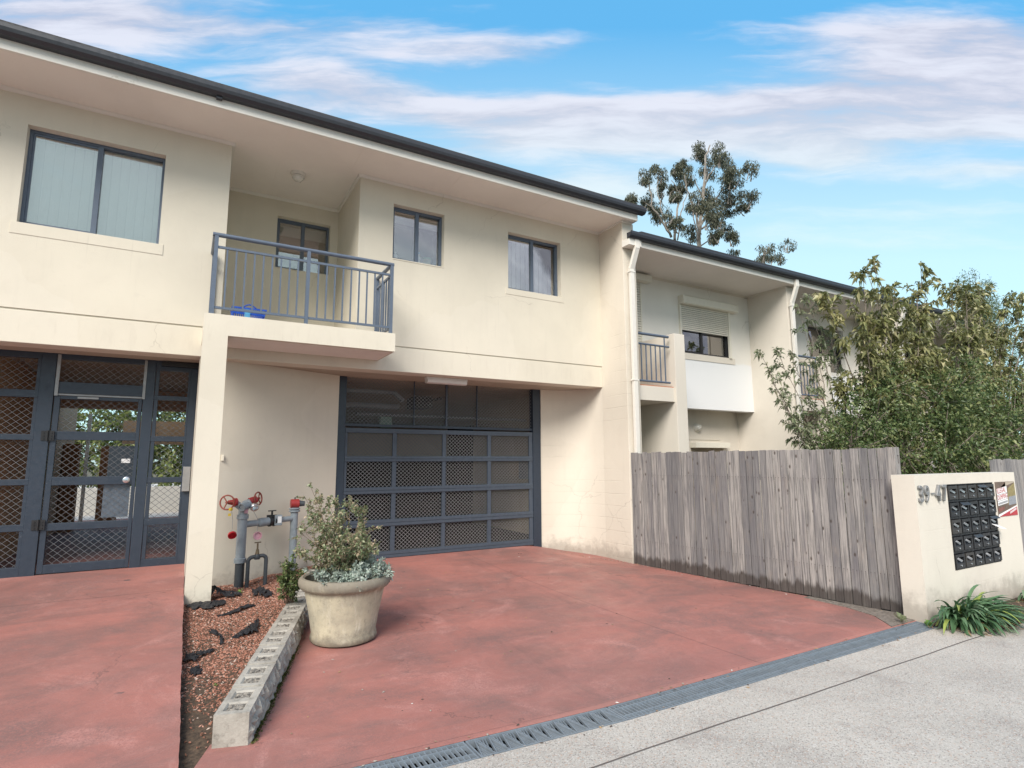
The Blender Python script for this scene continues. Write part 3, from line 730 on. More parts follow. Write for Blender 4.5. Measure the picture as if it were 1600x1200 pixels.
# bottles and a tub on the bathroom window ledge
bt = thing('toiletry_bottle', 'white plastic bottle on the ledge inside the small bathroom window, beside the mullion', 'bottle', (2.86, YW+.24, 4.52))
m = MB(); m.lathe((2.86, YW+.24, 4.52), [(.028,0),(.03,.02),(.03,.13),(.012,.16),(.012,.19)], 14); build(m, 'body', M_paper, bt, smooth='auto')
m = MB(); m.lathe((2.86, YW+.24, 4.71), [(.014,0),(.014,.025)], 12); build(m, 'cap', M_lblue, bt)
bt = thing('storage_tub', 'cream tub with green lid on the ledge inside the small bathroom window', 'tub', (2.99, YW+.24, 4.52))
m = MB(); m.lathe((2.99, YW+.24, 4.52), [(.055,0),(.065,.12)], 16); build(m, 'tub_body', paint('tub_cream', (.62,.55,.30), .5), bt, smooth='auto')
m = MB(); m.lathe((2.99, YW+.24, 4.641), [(.068,0),(.068,.018)], 16); build(m, 'lid', paint('lid_green', (.10,.38,.12), .5), bt)
bt = tag(build(MB().lathe((2.50, YW+.25, 4.52), [(.03,0),(.035,.05),(.032,.11),(.014,.13),(.013,.16)], 14), 'shampoo_bottle', M_paper, None, smooth='auto', origin=(2.50, YW+.25, 4.52)),
         'pale rounded bottle at the left end of the small bathroom window ledge', 'bottle')

# balcony
bal = MB(); bal.box(.075, 2.217, 6.85, YW-.001, 2.985, 3.218)
bal.box(.261, 1.889, YW, 8.899, 3.10, 3.218)
balc = build(bal, 'balcony_slab', M_wall, b1)
m = MB(); m.box(.33, 2.19, 6.93, YW-.03, 2.981, 2.985); build(m, 'slab_underside', M_soffit, balc)
m = MB(); m.box(.075, .318, 6.85, 7.10, -.1, 2.985)
build(m, 'column', M_wall, b1)
# railing
rl = MB()
YR = 6.90
rl.tube([(.105, YR, 4.135), (2.19, YR, 4.135)], .0255, 10); rl.tube([(2.165, YR, 4.135), (2.165, YW, 4.135)], .0255, 10); rl.tube([(.13, YR, 4.135), (.13, YW, 4.135)], .0255, 10)
rail = build(rl, 'balcony_railing', M_slate, b1, smooth='auto')
def bal_part(name, fn):
    q = MB(); fn(q); build(q, name, M_slate, rail)
for x in (.145, 1.135, 2.165): bal_part('post', lambda q: q.box(x-.02, x+.02, YR-.02, YR+.02, 3.218, 4.12))
for x in (.145, 2.165): bal_part('post', lambda q: q.box(x-.02, x+.02, YW-.045, YW-.005, 3.218, 4.12))
for a, b in ((.165, 1.115), (1.155, 2.145)):
    for z in (3.995, 3.30): bal_part('rail', lambda q: q.box(a, b, YR-.013, YR+.013, z-.013, z+.013))
for x in (.145, 2.165):
    for z in (3.995, 3.30): bal_part('rail', lambda q: q.box(x-.013, x+.013, YR+.02, YW-.045, z-.013, z+.013))
for a, b in ((.165, 1.115), (1.155, 2.145)):
    for i in range(9):
        x = a+(b-a)*(i+1)/10; bal_part('baluster', lambda q: q.box(x-.0085, x+.0085, YR-.0085, YR+.0085, 3.313, 3.982))
for x in (.145, 2.165):
    for i in range(5):
        y = YR+.02+(YW-.045-YR-.02)*(i+1)/6; bal_part('baluster', lambda q: q.box(x-.0085, x+.0085, y-.0085, y+.0085, 3.313, 3.982))

def bulkhead(parent, c, ax, R=.095, name='bulkhead_light'):
    c = Vector(c); ax = Vector(ax)
    m = MB(); m.lathe(c, [(R,0),(R,.03),(R*.9,.045)], 24, ax); L = build(m, name, M_pvcw, parent, smooth='auto')
    m = MB(); m.lathe(c+ax*.045, [(R*.82,0),(R*.78,.03),(R*.6,.055),(R*.3,.07),(0.004,.075)], 24, ax); build(m, 'lens', M_lamp, L, smooth=True)
    m = MB(); m.torus(c+ax*.06, ax, R*.84, .006, 24, 6)
    a = ax.orthogonal().normalized(); b = ax.cross(a)
    for v in (a, b):
        m.tube([c+ax*.05+v*R*.85*math.cos(t)+ax*.075*math.sin(t) for t in [math.pi*i/10 for i in range(11)]], .004, 5)
    build(m, 'guard', M_pvcw, L, smooth='auto'); return L
bulkhead(b1, (1.12, 7.96, SOF), (0, 0, -1), .10)
# tube light under the beam
m = MB(); m.box(3.02, 3.68, 7.79, 7.90, 2.815, 2.849); tl = build(m, 'tube_light', M_tube, b1, bevel=.006)
m = MB(); m.prismx([(7.78,2.814),(7.91,2.814),(7.90,2.77),(7.87,2.755),(7.82,2.755),(7.79,2.77)], 3.03, 3.67); build(m, 'diffuser', M_tube, tl, smooth='auto')

# pressed diamond grille ------------------------------------------------
def grille(x0, x1, z0, z1, Y, pw, ph, t=.0045, dep=.006):
    m = MB()
    for sgn in (1, -1):
        sl_ = ph/pw*sgn
        # line z = sl*(x) + c
        cs = []
        zs = [z0-sl_*x0, z0-sl_*x1, z1-sl_*x0, z1-sl_*x1]; c0 = math.floor(min(zs)/ph)*ph; c1 = max(zs)
        c = c0
        while c <= c1:
            xa, xb_ = x0, x1
            za, zb = sl_*xa+c, sl_*xb_+c
            # clip in z
            if sl_ > 0:
                if za < z0: xa = (z0-c)/sl_
                if zb > z1: xb_ = (z1-c)/sl_
            else:
                if za > z1: xa = (z1-c)/sl_
                if zb < z0: xb_ = (z0-c)/sl_
            if xb_-xa > .004:
                yy = Y+(.0015 if sgn > 0 else -.0015)
                m.bar((xa, yy, sl_*xa+c), (xb_, yy, sl_*xb_+c), t, dep*.5, (0, 1, 0))
            c += ph
    return m

# garage door ------------------------------------------------------------
GY = 8.42
m = MB(); m.box(1.89, 2.005, GY, GY+.12, .0, 2.86); m.box(5.245, 5.40, GY, GY+.12, .0, 2.86)
m.box(2.005, 5.245, GY+.03, GY+.09, 2.125, 2.165)
gd = build(m, 'garage_door_frame', M_navy, b1, bevel=.003)
for x, wd in ((3.07, .012), (3.62, .03), (4.17, .012)): m = MB(); m.box(x-wd/2, x+wd/2, GY+.03, GY+.06, 2.165, 2.86); build(m, 'infill_bar', M_garage, gd)
build(grille(2.005, 5.245, 2.165, 2.86, GY+.066, .062, .056), 'infill_grille', M_wire, gd)
m = MB()
rails = [(2.03, 2.10), (1.60, 1.685), (1.125, 1.225), (.645, .75), (.185, .285)]
for a, b in rails:
    m.box(2.01, 5.24, GY+.012, GY+.05, a, b)
    if b < 2.: m.box(2.01, 5.24, GY+.004, GY+.0115, a+.008, (a+b)/2-.004); m.box(2.01, 5.24, GY+.004, GY+.0115, (a+b)/2+.004, b-.008)
gdl = build(m, 'garage_door_leaf', M_garage, b1, bevel=.002)
seg = [(.285,.645), (.75,1.125), (1.225,1.60), (1.685,2.03)]
cols = [2.01, 2.045, 2.73, 2.795, 3.55, 3.61, 4.36, 4.425, 5.17, 5.24]
for a, b in seg:
    for i in range(0, 10, 2): m = MB(); m.box(cols[i], cols[i+1], GY+.016, GY+.046, a, b); build(m, 'stile', M_garage, gdl)
    for i in range(1, 9, 2):
        build(grille(cols[i], cols[i+1], a, b, GY+.052, .062, .056), 'grille_panel', M_wire, gdl)

# pedestrian gate -----------------------------------------------------------
PY = 8.2; zb = .375
m = MB()
for a, b in ((-1.50, -1.365), (-.50, -.39), (-.012, .068)): m.box(a, b, PY, PY+.07, zb-.02, 2.865)
m.box(-1.365, -.50, PY+.003, PY+.067, 2.40, 2.535); m.box(-.39, -.012, PY+.003, PY+.067, 2.37, 2.425)
m.box(-1.365, -.50, PY+.004, PY+.066, 2.80, 2.863); m.box(-.39, -.012, PY+.004, PY+.066, 2.74, 2.863)
for a, b in ((.36,.46), (.86,.93), (1.36,1.425), (1.86,1.925)): m.box(-.39, -.012, PY+.004, PY+.066, a, b)
for a, b in ((.36,.475), (.86,.93), (1.36,1.425), (1.86,1.925), (2.34,2.425), (2.79, 2.863)): m.box(-3.3, -1.50, PY+.004, PY+.066, a, b)
m.box(-2.62, -2.52, PY+.001, PY+.069, zb, 2.863); m.box(-.385, -.345, PY+.008, PY+.06, .46, 2.74); m.box(-.035, -.012, PY+.008, PY+.06, .46, 2.74)
m.box(-1.535, -1.50, PY+.008, PY+.06, .475, 2.79)
gf = build(m, 'gate_frame', M_navy, b1, bevel=.003)
for x0, x1, zz in ((-2.52, -1.535, [(.475,.86),(.93,1.36),(1.425,1.86),(1.925,2.34),(2.425,2.79)]), (-.345, -.035, [(.46,.86),(.93,1.36),(1.425,1.86),(1.925,2.37),(2.425,2.74)]),
                   (-3.3, -2.62, [(.475,.86),(.93,1.36),(1.425,1.86),(1.925,2.34)]), (-1.365, -.50, [(2.535,2.80)])):
    for a, b in zz: build(grille(x0, x1, a, b, PY+.064, .082, .070, .0042), 'grille_panel', M_wire2, gf)
for a, b in ((-1.357, -1.325), (-.510, -.482)): m = MB(); m.box(a, b, PY-.012, PY-.001, 2.37, 2.85); build(m, 'silver_strip', M_silver, gf)
m = MB(); m.box(-.02, .062, PY-.045, PY-.001, 1.25, 1.55); build(m, 'intercom_box', M_silver, gf, bevel=.004)
m = MB()
m.box(-1.355, -1.30, PY+.012, PY+.055, .385, 2.375); m.box(-.545, -.507, PY+.012, PY+.055, .385, 2.375)
dr = [(.385,.48), (.85,.93), (1.35,1.445), (1.865,1.965), (2.335,2.375)]
for a, b in dr: m.box(-1.30, -.545, PY+.013, PY+.054, a, b)
gate = build(m, 'gate', M_navy, b1, bevel=.003)
for k in range(4): build(grille(-1.30, -.545, dr[k][1], dr[k+1][0], PY+.05, .082, .070, .0042), 'grille_panel', M_wire2, gate)
m = MB(); m.box(-1.355, -.507, PY+.006, PY+.010, 2.378, 2.396); build(m, 'weather_strip', M_silver, gate)
for z in (1.91, .92):
    m = MB(); m.box(-1.435, -1.318, PY-.009, PY-.001, z-.055, z+.055)
    for dx in (-.035, .035):
        for dz in (-.033, 0, .033): m.lathe((-1.377+dx, PY-.012, z+dz), [(.007, 0), (.007, .004)], 8, (0,-1,0))
    m.tube([(-1.377, PY-.014, z-.06), (-1.377, PY-.014, z+.06)], .010, 8)
    build(m, 'hinge', M_black, gate)
m = MB(); m.lathe((-.60, PY+.011, 1.40), [(.036,0),(.036,.006),(.024,.010),(.024,.026),(.010,.030)], 18, (0,-1,0)); build(m, 'lock', M_chrome, gate, smooth='auto')
m = MB(); m.box(-1.14, -.94, PY-.004, PY+.011, 2.345, 2.368); build(m, 'door_closer', M_silver, gate)
m = MB(); m.box(-.80, -.55, PY+.074, PY+.08, 1.43, 1.80); build(m, 'lock_guard', paint('dark_sheet', (.045,.055,.07), .3, .3, wear=.5, wcol=(.2,.22,.25)), gate)
m = MB(); m.box(-.82, -.56, PY+.072, PY+.078, .965, 1.355); build(m, 'lock_guard', paint('hazy_sheet', (.13,.16,.20), .35, .2, var=.6), gate)
m = MB(); m.prism([(-.67,PY+.068),(-.58,PY+.068),(-.58,PY+.071),(-.67,PY+.071)], 1.60, 1.65); build(m, 'notice', M_paper, gate)
m = MB(); m.box(-.33, .06, PY-.05, PY-.02, 2.79, 2.849); build(m, 'gate_head_box', M_black, gf)

# interiors seen through the grilles
m = MB()
m.box(-2.07, -1.95, 8.28, 14.2, .37, 2.895); build(m, 'passage_wall', M_brown, b1)
m = MB(); m.box(.98, 1.0, 8.66, 15.4, .37, 2.895); build(m, 'passage_wall', M_brown, b1)
m = MB(); m.box(-8, -2.08, 12.8, 13.0, .37, 2.895); build(m, 'passage_wall', M_brown, b1)
for q in ((-1.945, .97, 12.1, 12.38, 2.55, 2.895), (-1.2, .97, 14.6, 14.8, 2.0, 2.5)):
    m = MB(); m.box(*q); build(m, 'passage_beam', M_brown, b1)
m = MB(); m.box(-1.78, -1.72, 14.3, 14.36, .37, 2.6); build(m, 'passage_post', M_white, b1)
for q in ((-1.94, -1.70, 13.0, 13.2, .37, 1.95), (-1.55, -1.20, 14.6, 14.8, .37, 1.95)):
    m = MB(); m.box(*q); build(m, 'timber_post', M_timber, b1)
m = MB(); m.box(5.92, 6.128, 8.67, 12.2, .187, 2.895); build(m, 'garage_inner_wall', M_inner, b1)
m = MB(); m.box(1.02, 5.6, 13.0, 13.3, 1.72, 2.46); build(m, 'garage_beam', M_inner, b1)
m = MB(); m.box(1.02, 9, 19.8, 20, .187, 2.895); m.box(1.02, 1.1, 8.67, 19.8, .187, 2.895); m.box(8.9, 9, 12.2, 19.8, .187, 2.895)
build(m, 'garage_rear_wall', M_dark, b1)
for q, r_ in (([(2.0, 9.3, 2.76), (2.75, 9.25, 2.76), (2.95, 9.1, 2.74), (3.05, 8.95, 2.60)], .035), ([(1.9, 10.2, 2.62), (3.4, 10.2, 2.62)], .05)):
    m = MB(); m.tube(q, r_, 10); build(m, 'ceiling_pipe', M_pipe, b1, smooth='auto')
m = MB(); m.box(3.45, 3.75, 9.4, 9.9, 2.55, 2.75); m.box(3.585, 3.615, 8.62, 9.4, 2.62, 2.66); build(m, 'door_motor', M_black, b1)
m = MB(); m.box(2.2, 5.2, 8.56, 8.62, 2.30, 2.34); build(m, 'door_rail', M_black, b1)
m = MB(); m.box(2.85, 3.05, 9.5, 9.6, 2.18, 2.38); build(m, 'junction_box', paint('green_box', (.12,.22,.18), .5), b1)
m = MB(); m.box(5.85, 5.919, 9.6, 9.95, 1.25, 1.65); build(m, 'switch_board', M_pipe, b1)
# ground-floor small wall switch box
m = MB(); m.box(.372, .402, 7.728, 7.748, 1.62, 1.69); build(m, 'wall_box', M_wall, b1, bevel=.003)

# ================================================================== TERRACE HOUSES to the right
def downpipe(parent, x, ytop, zt, zb_, yv=6.885, dz=.34):
    m = MB(); w_, dp = .095, .055
    m.bar((x+.03, ytop, zt), (x+.03, ytop, zt-.17), dp, w_, (1,0,0))
    m.bar((x+.03, ytop, zt-.155), (x-.005, yv, zt-.155-dz), dp*.98, w_*.98, (1,0,0))
    m.bar((x-.005, yv, zt-.14-dz), (x-.005, yv, zb_), dp, w_*.9, (1,0,0))
    o = build(m, 'downpipe', M_pvcw, parent, bevel=.004)
    m = MB()
    for z in (zt-.2-dz, 2.9): m.box(x-.06, x+.05, yv-.034, yv+.04, z-.012, z+.012)
    build(m, 'bracket', M_pvcw, o); return o
def terrace(x0, x1, label, first=True):
    """x0: end of the party wall on the left, x1: party wall on the right"""
    t = thing('terrace_house', label, 'house', ((x0+x1)/2, 8, 0))
    Y2 = 7.885; S = 5.15
    wx0, wx1 = x0+2.055, x0+3.425
    if first: hole = (wx0, wx1, 3.73, 4.72); dh = (x0+.06, x0+.95, 2.86, 5.0)
    else: hole = (x0+1.88, x0+3.33, 3.70, 4.79); dh = (x0+.06, x0+.95, 2.86, 5.0)
    m = MB(); m.wall_y(Y2, Y2+.2, x0, x1, 2.62, S, [hole, dh]); build(m, 'upper_wall', M_wall2, t)
    m = MB(); m.wall_y(8.32, 8.5, x0+1.17, x1, 0, 2.7, [(x0+2.62, x0+3.57, 0, 1.86)] if first else []); m.box(x0+1.17, x1, Y2+.002, 8.32, 2.70, 2.78); m.box(x0, x0+1.17, Y2+.1, Y2+.3, 0, 2.62)
    build(m, 'lower_wall', M_wall2b, t)
    m = MB(); m.box(x0+.865, x0+1.115, 6.96, Y2-.001, -.1, 3.80)
    build(m, 'blade_wall', M_wall2b, t, bevel=.004)
    m = MB(); m.box(x1, x1+.24, 6.95, 12, -.1, 5.14); build(m, 'party_wall', M_wall2b, t, bevel=.005)
    m = MB(); m.box(x0, x1+.24, YF+.02, Y2+.3, S, S+.012); build(m, 'soffit', M_soffit, t)
    m = MB(); m.prismx([(Y2, S), (Y2-.035, S), (Y2-.01, S-.036), (Y2, S-.036)], x0, x1); m.box(x1-.03, x1, 6.95, Y2-.036, S-.034, S)
    build(m, 'cornice', M_wall2b, t)
    m = MB(); m.box(x0+.002, x1+.238, YF-.02, YF+.018, S-.004, 5.325); build(m, 'fascia', M_white, t, bevel=.003)
    gutter(t, x0-.28 if first else x0-.002, x1+.238, YF-.021, 5.345)
    if first:
        m = MB(); m.box(x0-.27, x0-.002, YF-.06, 6.94, 5.135, 5.245); build(m, 'eave_box', M_white, t, bevel=.003)
    roof(t, x0-.002, x1+.238, 6.755, 5.33, 11.0, 6.6, 15.5)
    # balcony with railing
    m = MB(); m.box(x0, x0+.864, 7.0, Y2-.001, 2.60, 2.845); bb = build(m, 'balcony_slab', M_wall2b, t, bevel=.004)
    m = MB(); m.box(x0+.01, x0+.86, 7.012, Y2-.01, 2.846, 2.862); build(m, 'floor_tiles', M_terra, bb)
    m = MB(); m.tube([(x0, 7.03, 3.735), (x0+.79, 7.03, 3.735)], .024, 10); r = build(m, 'balcony_railing', M_slate, t, smooth='auto')
    for z in (3.56, 2.93):
        q = MB(); q.tube([(x0, 7.03, z), (x0+.80, 7.03, z)], .018, 8); build(q, 'rail', M_slate, r, smooth='auto')
    for i in range(7):
        x = x0+.05+i*.108; q = MB(); q.box(x-.008, x+.008, 7.022, 7.038, 2.93, 3.56 if i < 6 else 3.73); build(q, 'baluster', M_slate, r)
    if first:
        wv = win(t, Y2-.02, wx0, wx1, 3.73, 4.72, blind=M_curt, blindz=0, split=.42, dep=.04, frmat=M_black)
        m = MB(); n = 13
        for i in range(n):
            za = 4.18+(4.70-4.18)*i/n; m.prismx([(Y2-.018, za+.003), (Y2-.030, za+.008), (Y2-.030, za+.030), (Y2-.018, za+.038)], wx0-.04, wx1-.03)
        m.box(wx0-.075, wx0-.041, Y2-.045, Y2-.001, 3.72, 4.70); m.box(wx1-.029, wx1+.03, Y2-.045, Y2-.001, 3.72, 4.70)
        build(m, 'roller_shutter', M_shutter, t)
        m = MB(); m.prismx([(Y2-.001,4.70),(Y2-.13,4.70),(Y2-.15,4.72),(Y2-.15,4.85),(Y2-.12,4.875),(Y2-.001,4.875)], x0+1.98, x0+3.60); build(m, 'shutter_box', M_shutter, t, bevel=.004)
        m = MB(); m.box(x0+2.0, x0+3.58, Y2-.012, Y2-.001, 3.60, 3.728); build(m, 'sill', M_wall2b, t)
        m = MB()
        for i in range(44):
            za = 2.87+i*.048; m.prismx([(Y2-.010, za+.003), (Y2-.024, za+.008), (Y2-.024, za+.040), (Y2-.010, za+.047)], x0+.06, x0+.95)
        m.box(x0+.951, x0+.985, Y2-.035, Y2-.001, 2.865, 4.98)
        build(m, 'door_shutter', M_shutter, t)
        m = MB(); m.box(x0+.01, x0+1.15, Y2-.16, Y2-.001, 4.985, 5.11); build(m, 'shutter_box', M_shutter, t, bevel=.008)
        bulkhead(t, (x0+2.81, 8.32, 2.28), (0, -1, 0), .085)
        m = MB(); m.box(x0+2.60, x0+3.62, 8.15, 8.319, 1.86, 1.97); build(m, 'shutter_box', M_shutter, t, bevel=.004)
        m = MB(); m.box(x0+2.62, x0+3.57, 8.33, 8.36, 0, 1.86); build(m, 'door', M_inner, t)
        m = MB(); m.box(x0+2.50, x0+3.5, 8.305, 8.319, 2.03, 2.045); build(m, 'conduit', M_wall2b, t)
        downpipe(t, x0-.125, 6.775, 5.262, .0)
    else:
        win(t, Y2, *hole, blind=None, split=.45, frmat=M_black)
        m = MB(); m.box(x0+.06, x0+.95, Y2+.06, Y2+.10, 2.86, 5.0); build(m, 'balcony_door', M_garage, t)
    downpipe(t, x1+.06, 6.775, 5.262, .0)
    return t
terrace(6.376, 10.48, 'terrace house with half-lowered cream roller shutter and small balcony, next to the tall party wall')
terrace(10.722, 14.62, 'terrace house half hidden by the shrubs, bare dark window behind leaves', False)
terrace(14.862, 18.8, 'far terrace house almost covered by the dense bushes', False)

# ================================================================== FENCES
rnd = random.Random(5)
fe = thing('paling_fence', 'weathered grey timber paling fence between the driveway and front yard', 'fence', (6.16, 5, 0))
FA, FB = Vector((6.150, 6.99, 0)), Vector((6.612, 3.262, 0)); FL = (FB-FA).length; fu = (FB-FA)/FL; fn = Vector((-fu.y, fu.x, 0))
if fn.x < 0: fn = -fn
nP = 41; wP = FL/nP
def fbox(s0, s1, t0, t1, z0, z1, z1b=None, lean=0.):
    z1b = z1 if z1b is None else z1b
    P = lambda s_, t_, z_: tuple(FA+fu*s_+fn*t_+Vector((0,0,z_)))
    return [P(s0,t0,z0),P(s1,t0,z0),P(s1,t0+lean,z1b),P(s0,t0+lean,z1),P(s0,t1,z0),P(s1,t1,z0),P(s1,t1+lean,z1b),P(s0,t1+lean,z1)]
QF = [(0,1,2,3),(7,6,5,4),(0,4,5,1),(1,5,6,2),(2,6,7,3),(3,7,4,0)]
for i in range(nP):
    s0 = i*wP+.002; s1 = (i+1)*wP-.0035-rnd.uniform(0,.004); zt = 1.724+rnd.uniform(-.007,.007)
    dx = rnd.uniform(-.007,.007); z0 = .012+rnd.uniform(-.008,.008)
    m = MB(); m.add(fbox(s0, s1, dx, dx+.016, z0, zt, zt+rnd.uniform(-.007,.007), rnd.uniform(-.006,.006)), QF)
    build(m, 'paling', M_wood, fe, bevel=.0015)
for z in (.35, 1.35): m = MB(); m.add(fbox(.05, FL-.05, .028, .066, z, z+.07), QF); build(m, 'rail', M_wood, fe)
m = MB(); m.wall_y(3.262, 3.36, 6.598, 6.69, 0, 1.735, [(6.645, 6.672, 1.56, 1.65)]); m.box(6.64, 6.68, 3.33, 3.335, 1.55, 1.66); build(m, 'post', M_wood, fe, bevel=.002, label='end post with a rectangular mortise hole near its top')
m = MB(); m.add(fbox(1.9, 2.0, .03, .12, 0, 1.6), QF); build(m, 'post', M_wood, fe)

f2 = thing('paling_fence', 'grey paling fence running behind the right end of the letterbox wall', 'fence', (10, 3.4, 0))
for i in range(40):
    xa = 9.12+i*.104; zt = 1.60+rnd.uniform(-.012,.012)
    m = MB(); m.box(xa, xa+.1, 3.36, 3.376, .02, zt); build(m, 'paling', M_wood, f2, bevel=.0015)
m = MB(); m.box(9.12, 13.3, 3.38, 3.42, 1.3, 1.37); build(m, 'rail', M_wood, f2)

# ================================================================== LETTERBOX WALL
lw = thing('letterbox_wall', 'low cream rendered wall with house numbers and a bank of black letterboxes', 'wall', (7.6, 3.14, 0))
WY = 3.034
m = MB(); m.wall_y(WY, WY+.22, 6.46, 8.83, -.1, 1.443, [(7.112, 8.222, .437, 1.335)])
m.box(7.10, 8.23, WY+.19, WY+.215, .43, 1.34)
build(m, 'wall', M_mail, lw, bevel=.006)
bx0, bx1, bz0, bz1 = 7.113, 8.221, .438, 1.334
m = MB(); m.box(bx0, bx1, WY+.055, WY+.18, bz0, bz1)
for i in range(6): x = bx0+(bx1-bx0)*i/5; m.box(max(bx0, x-.010), min(bx1, x+.010), WY+.004, WY+.055, bz0, bz1)
for j in range(6): z = bz0+(bz1-bz0)*j/5; m.box(bx0, bx1, WY+.006, WY+.055, max(bz0, z-.012), min(bz1, z+.012))
bank = build(m, 'letterbox_bank', M_black, lw, bevel=.002)
M_box1 = paint('letterbox_black', (.020,.021,.024), .38, .2, wear=.35, wcol=(.12,.12,.12)); M_box2 = paint('letterbox_grey', (.045,.042,.040), .42, .2, wear=.3, wcol=(.14,.13,.12))
cw, ch_ = (bx1-bx0)/5, (bz1-bz0)/5
for j in range(5):
    for i in range(5):
        xa = bx0+i*cw+.014; xc = bx0+(i+1)*cw-.014; za = bz1-(j+1)*ch_+.018; zc = bz1-j*ch_-.018
        mt = M_box2 if (j == 0 or rnd.random() < .25) else M_box1
        # door plate with a sloping open chute on its upper half
        m = MB(); hz = za+(zc-za)*.62
        m.wall_y(WY-.012, WY+.054, xa, xc, za, zc, [(xa+.022, xc-.022, za+.052, zc-.030)])
        m.add([(xa+.022, WY-.008, za+.052), (xc-.022, WY-.008, za+.052), (xc-.022, WY+.05, zc-.045), (xa+.022, WY+.05, zc-.045)], [(0,1,2,3)])
        d_ = build(m, 'letterbox', mt, lw, bevel=.0015)
        m = MB(); xm = (xa+xc)/2; m.lathe((xm+.006, WY-.013, za+.026), [(.009,0),(.009,.006),(.003,.008)], 10, (0,-1,0)); build(m, 'lock', M_chrome, d_, smooth='auto')
        m = MB(); m.add([(xa+.055, WY+.004, hz+.008), (xa+.075, WY-.002, hz+.022), (xc-.055, WY-.016, hz-.012), (xc-.075, WY-.012, hz-.028),
                         (xa+.055, WY+.010, hz+.006), (xa+.075, WY+.004, hz+.020), (xc-.055, WY-.010, hz-.014), (xc-.075, WY-.006, hz-.030)],
                        [(0,1,2,3),(7,6,5,4),(0,4,5,1),(1,5,6,2),(2,6,7,3),(3,7,4,0)]); build(m, 'number_plate', M_chrome, d_)
        if (i, j) in ((1, 1), (4, 2), (2, 3), (3, 0)):
            m = MB(); m.add([(xa, WY-.012, zc-.002), (xc, WY-.012, zc-.002), (xc, WY-.040, zc-.028), (xa, WY-.040, zc-.028), (xa, WY-.012, zc-.005), (xc, WY-.012, zc-.005), (xc, WY-.040, zc-.031), (xa, WY-.040, zc-.031)],
                            [(0,1,2,3),(7,6,5,4),(0,4,5,1),(1,5,6,2),(2,6,7,3),(3,7,4,0)]); build(m, 'flap', M_box2, d_)
m = MB(); k = [(8.06, WY-.006, .865), (8.18, WY-.006, .850), (8.235, WY-.075, .805), (8.10, WY-.085, .820)]
m.add(k+[(a, b, c+.006) for a, b, c in k], [(0,1,2,3),(7,6,5,4),(0,4,5,1),(1,5,6,2),(2,6,7,3),(3,7,4,0)])
tag(build(m, 'leaflet', M_paper, None, origin=(8.18, WY-.05, .82)), 'white folded leaflet sticking out of a letterbox at the right side of the bank', 'leaflet')
Mx = lambda x, y, z, rot=0: Matrix.Translation((x, y, z)) @ Matrix.Rotation(R_(90), 4, 'X') @ Matrix.Rotation(rot, 4, 'Z')
for ch, x in (('3', 6.485), ('9', 6.60), ('4', 6.835), ('7', 6.965)):
    textobj(ch, .235, Mx(x, WY-.012, 1.172), .011, 'house_number', M_silver, lw, .80)
m = MB(); m.box(6.755, 6.815, WY-.016, WY-.002, 1.243, 1.257); build(m, 'number_dash', M_silver, lw)
# dark weather marks under the coping
# sign
sg = thing('warning_sign', 'small weathered illegal dumping sign with a red lower corner on the letterbox wall', 'sign', (8.52, WY, 1.13))
sx0, sx1, sz0, sz1 = 8.265, 8.785, .935, 1.335
m = MB(); m.box(sx0, sx1, WY-.004, WY-.0005, sz0, sz1); build(m, 'board', paint('sign_brown', (.16,.11,.08), .5, var=.5), sg)
def poly(pts, dy, mat, name='panel'):
    m = MB(); k = [(sx0+(sx1-sx0)*u, WY-.0045-dy, sz0+(sz1-sz0)*v) for u, v in pts]; n = len(k)
    m.add(k+[(a, b+.0006, c) for a, b, c in k], [tuple(range(n)), tuple(range(n, 2*n))[::-1]]+[(i, i+n, (i+1)%n+n, (i+1)%n) for i in range(n)])
    return build(m, name, mat, sg)
poly([(0,.0),(1,0),(1,.25),(.0,.02)], .0008, paint('sign_red', (.45,.03,.04), .4, var=.2))
poly([(.0,.0),(.03,.0),(1,.25),(1,.29),(0,.06)], .0016, M_paper)
poly([(.55,.33),(1,.40),(1,.96),(.62,.80)], .0008, paint('sign_ochre', (.30,.24,.10), .5, var=.7, scale=40))
poly([(.58,.30),(1,.34),(1,.58),(.62,.55)], .0016, paint('sign_litter', (.30,.31,.34), .5, var=.8, scale=70, wear=.8, wcol=(.8,.8,.8)))
poly([(.02,.66),(.52,.82),(.52,.98),(.54,.985),(1,1),(1,.97),(.55,.88),(.02,.70)], .0012, paint('sign_cream', (.45,.38,.30), .5))
for v0, v1 in ((.62,.80),(.44,.61),(.31,.43)): poly([(.03,v0-.0),(.56,v0+.07),(.56,v1+.07),(.03,v1)], .0024, M_paper)
poly([(.04,.13),(.34,.20),(.34,.28),(.04,.25)], .0024, paint('sign_brown_block', (.22,.08,.06), .5, var=.5))
M_sred = paint('sign_letter_red', (.42,.05,.05), .5); M_sgrey = paint('sign_letter_grey', (.16,.16,.18), .5)
rot = math.atan2(.07*.40, .53*.52)
textobj('ILLEGAL', .082, Mx(8.288, WY-.0075, 1.198, rot), .0004, 'lettering', M_sred, sg, .78)
textobj('DUMPING', .076, Mx(8.288, WY-.0075, 1.124, rot), .0004, 'lettering', M_sred, sg, .78)
for r0, n, z0 in ((0, 6, 1.072),):      # third line is too worn to read: a row of worn strokes
    m = MB()
    for i in range(9): x = 8.295+i*.028; zz = z0+i*.0030; m.box(x, x+.018, WY-.0082, WY-.0076, zz, zz+.022)
    build(m, 'worn_lettering', M_sgrey, sg)
m = MB()
for i in range(11): x = 8.58+i*.017; zz = .958+i*.0040; m.box(x, x+.010, WY-.0066, WY-.0060, zz, zz+.024)
build(m, 'worn_lettering', M_paper, sg)

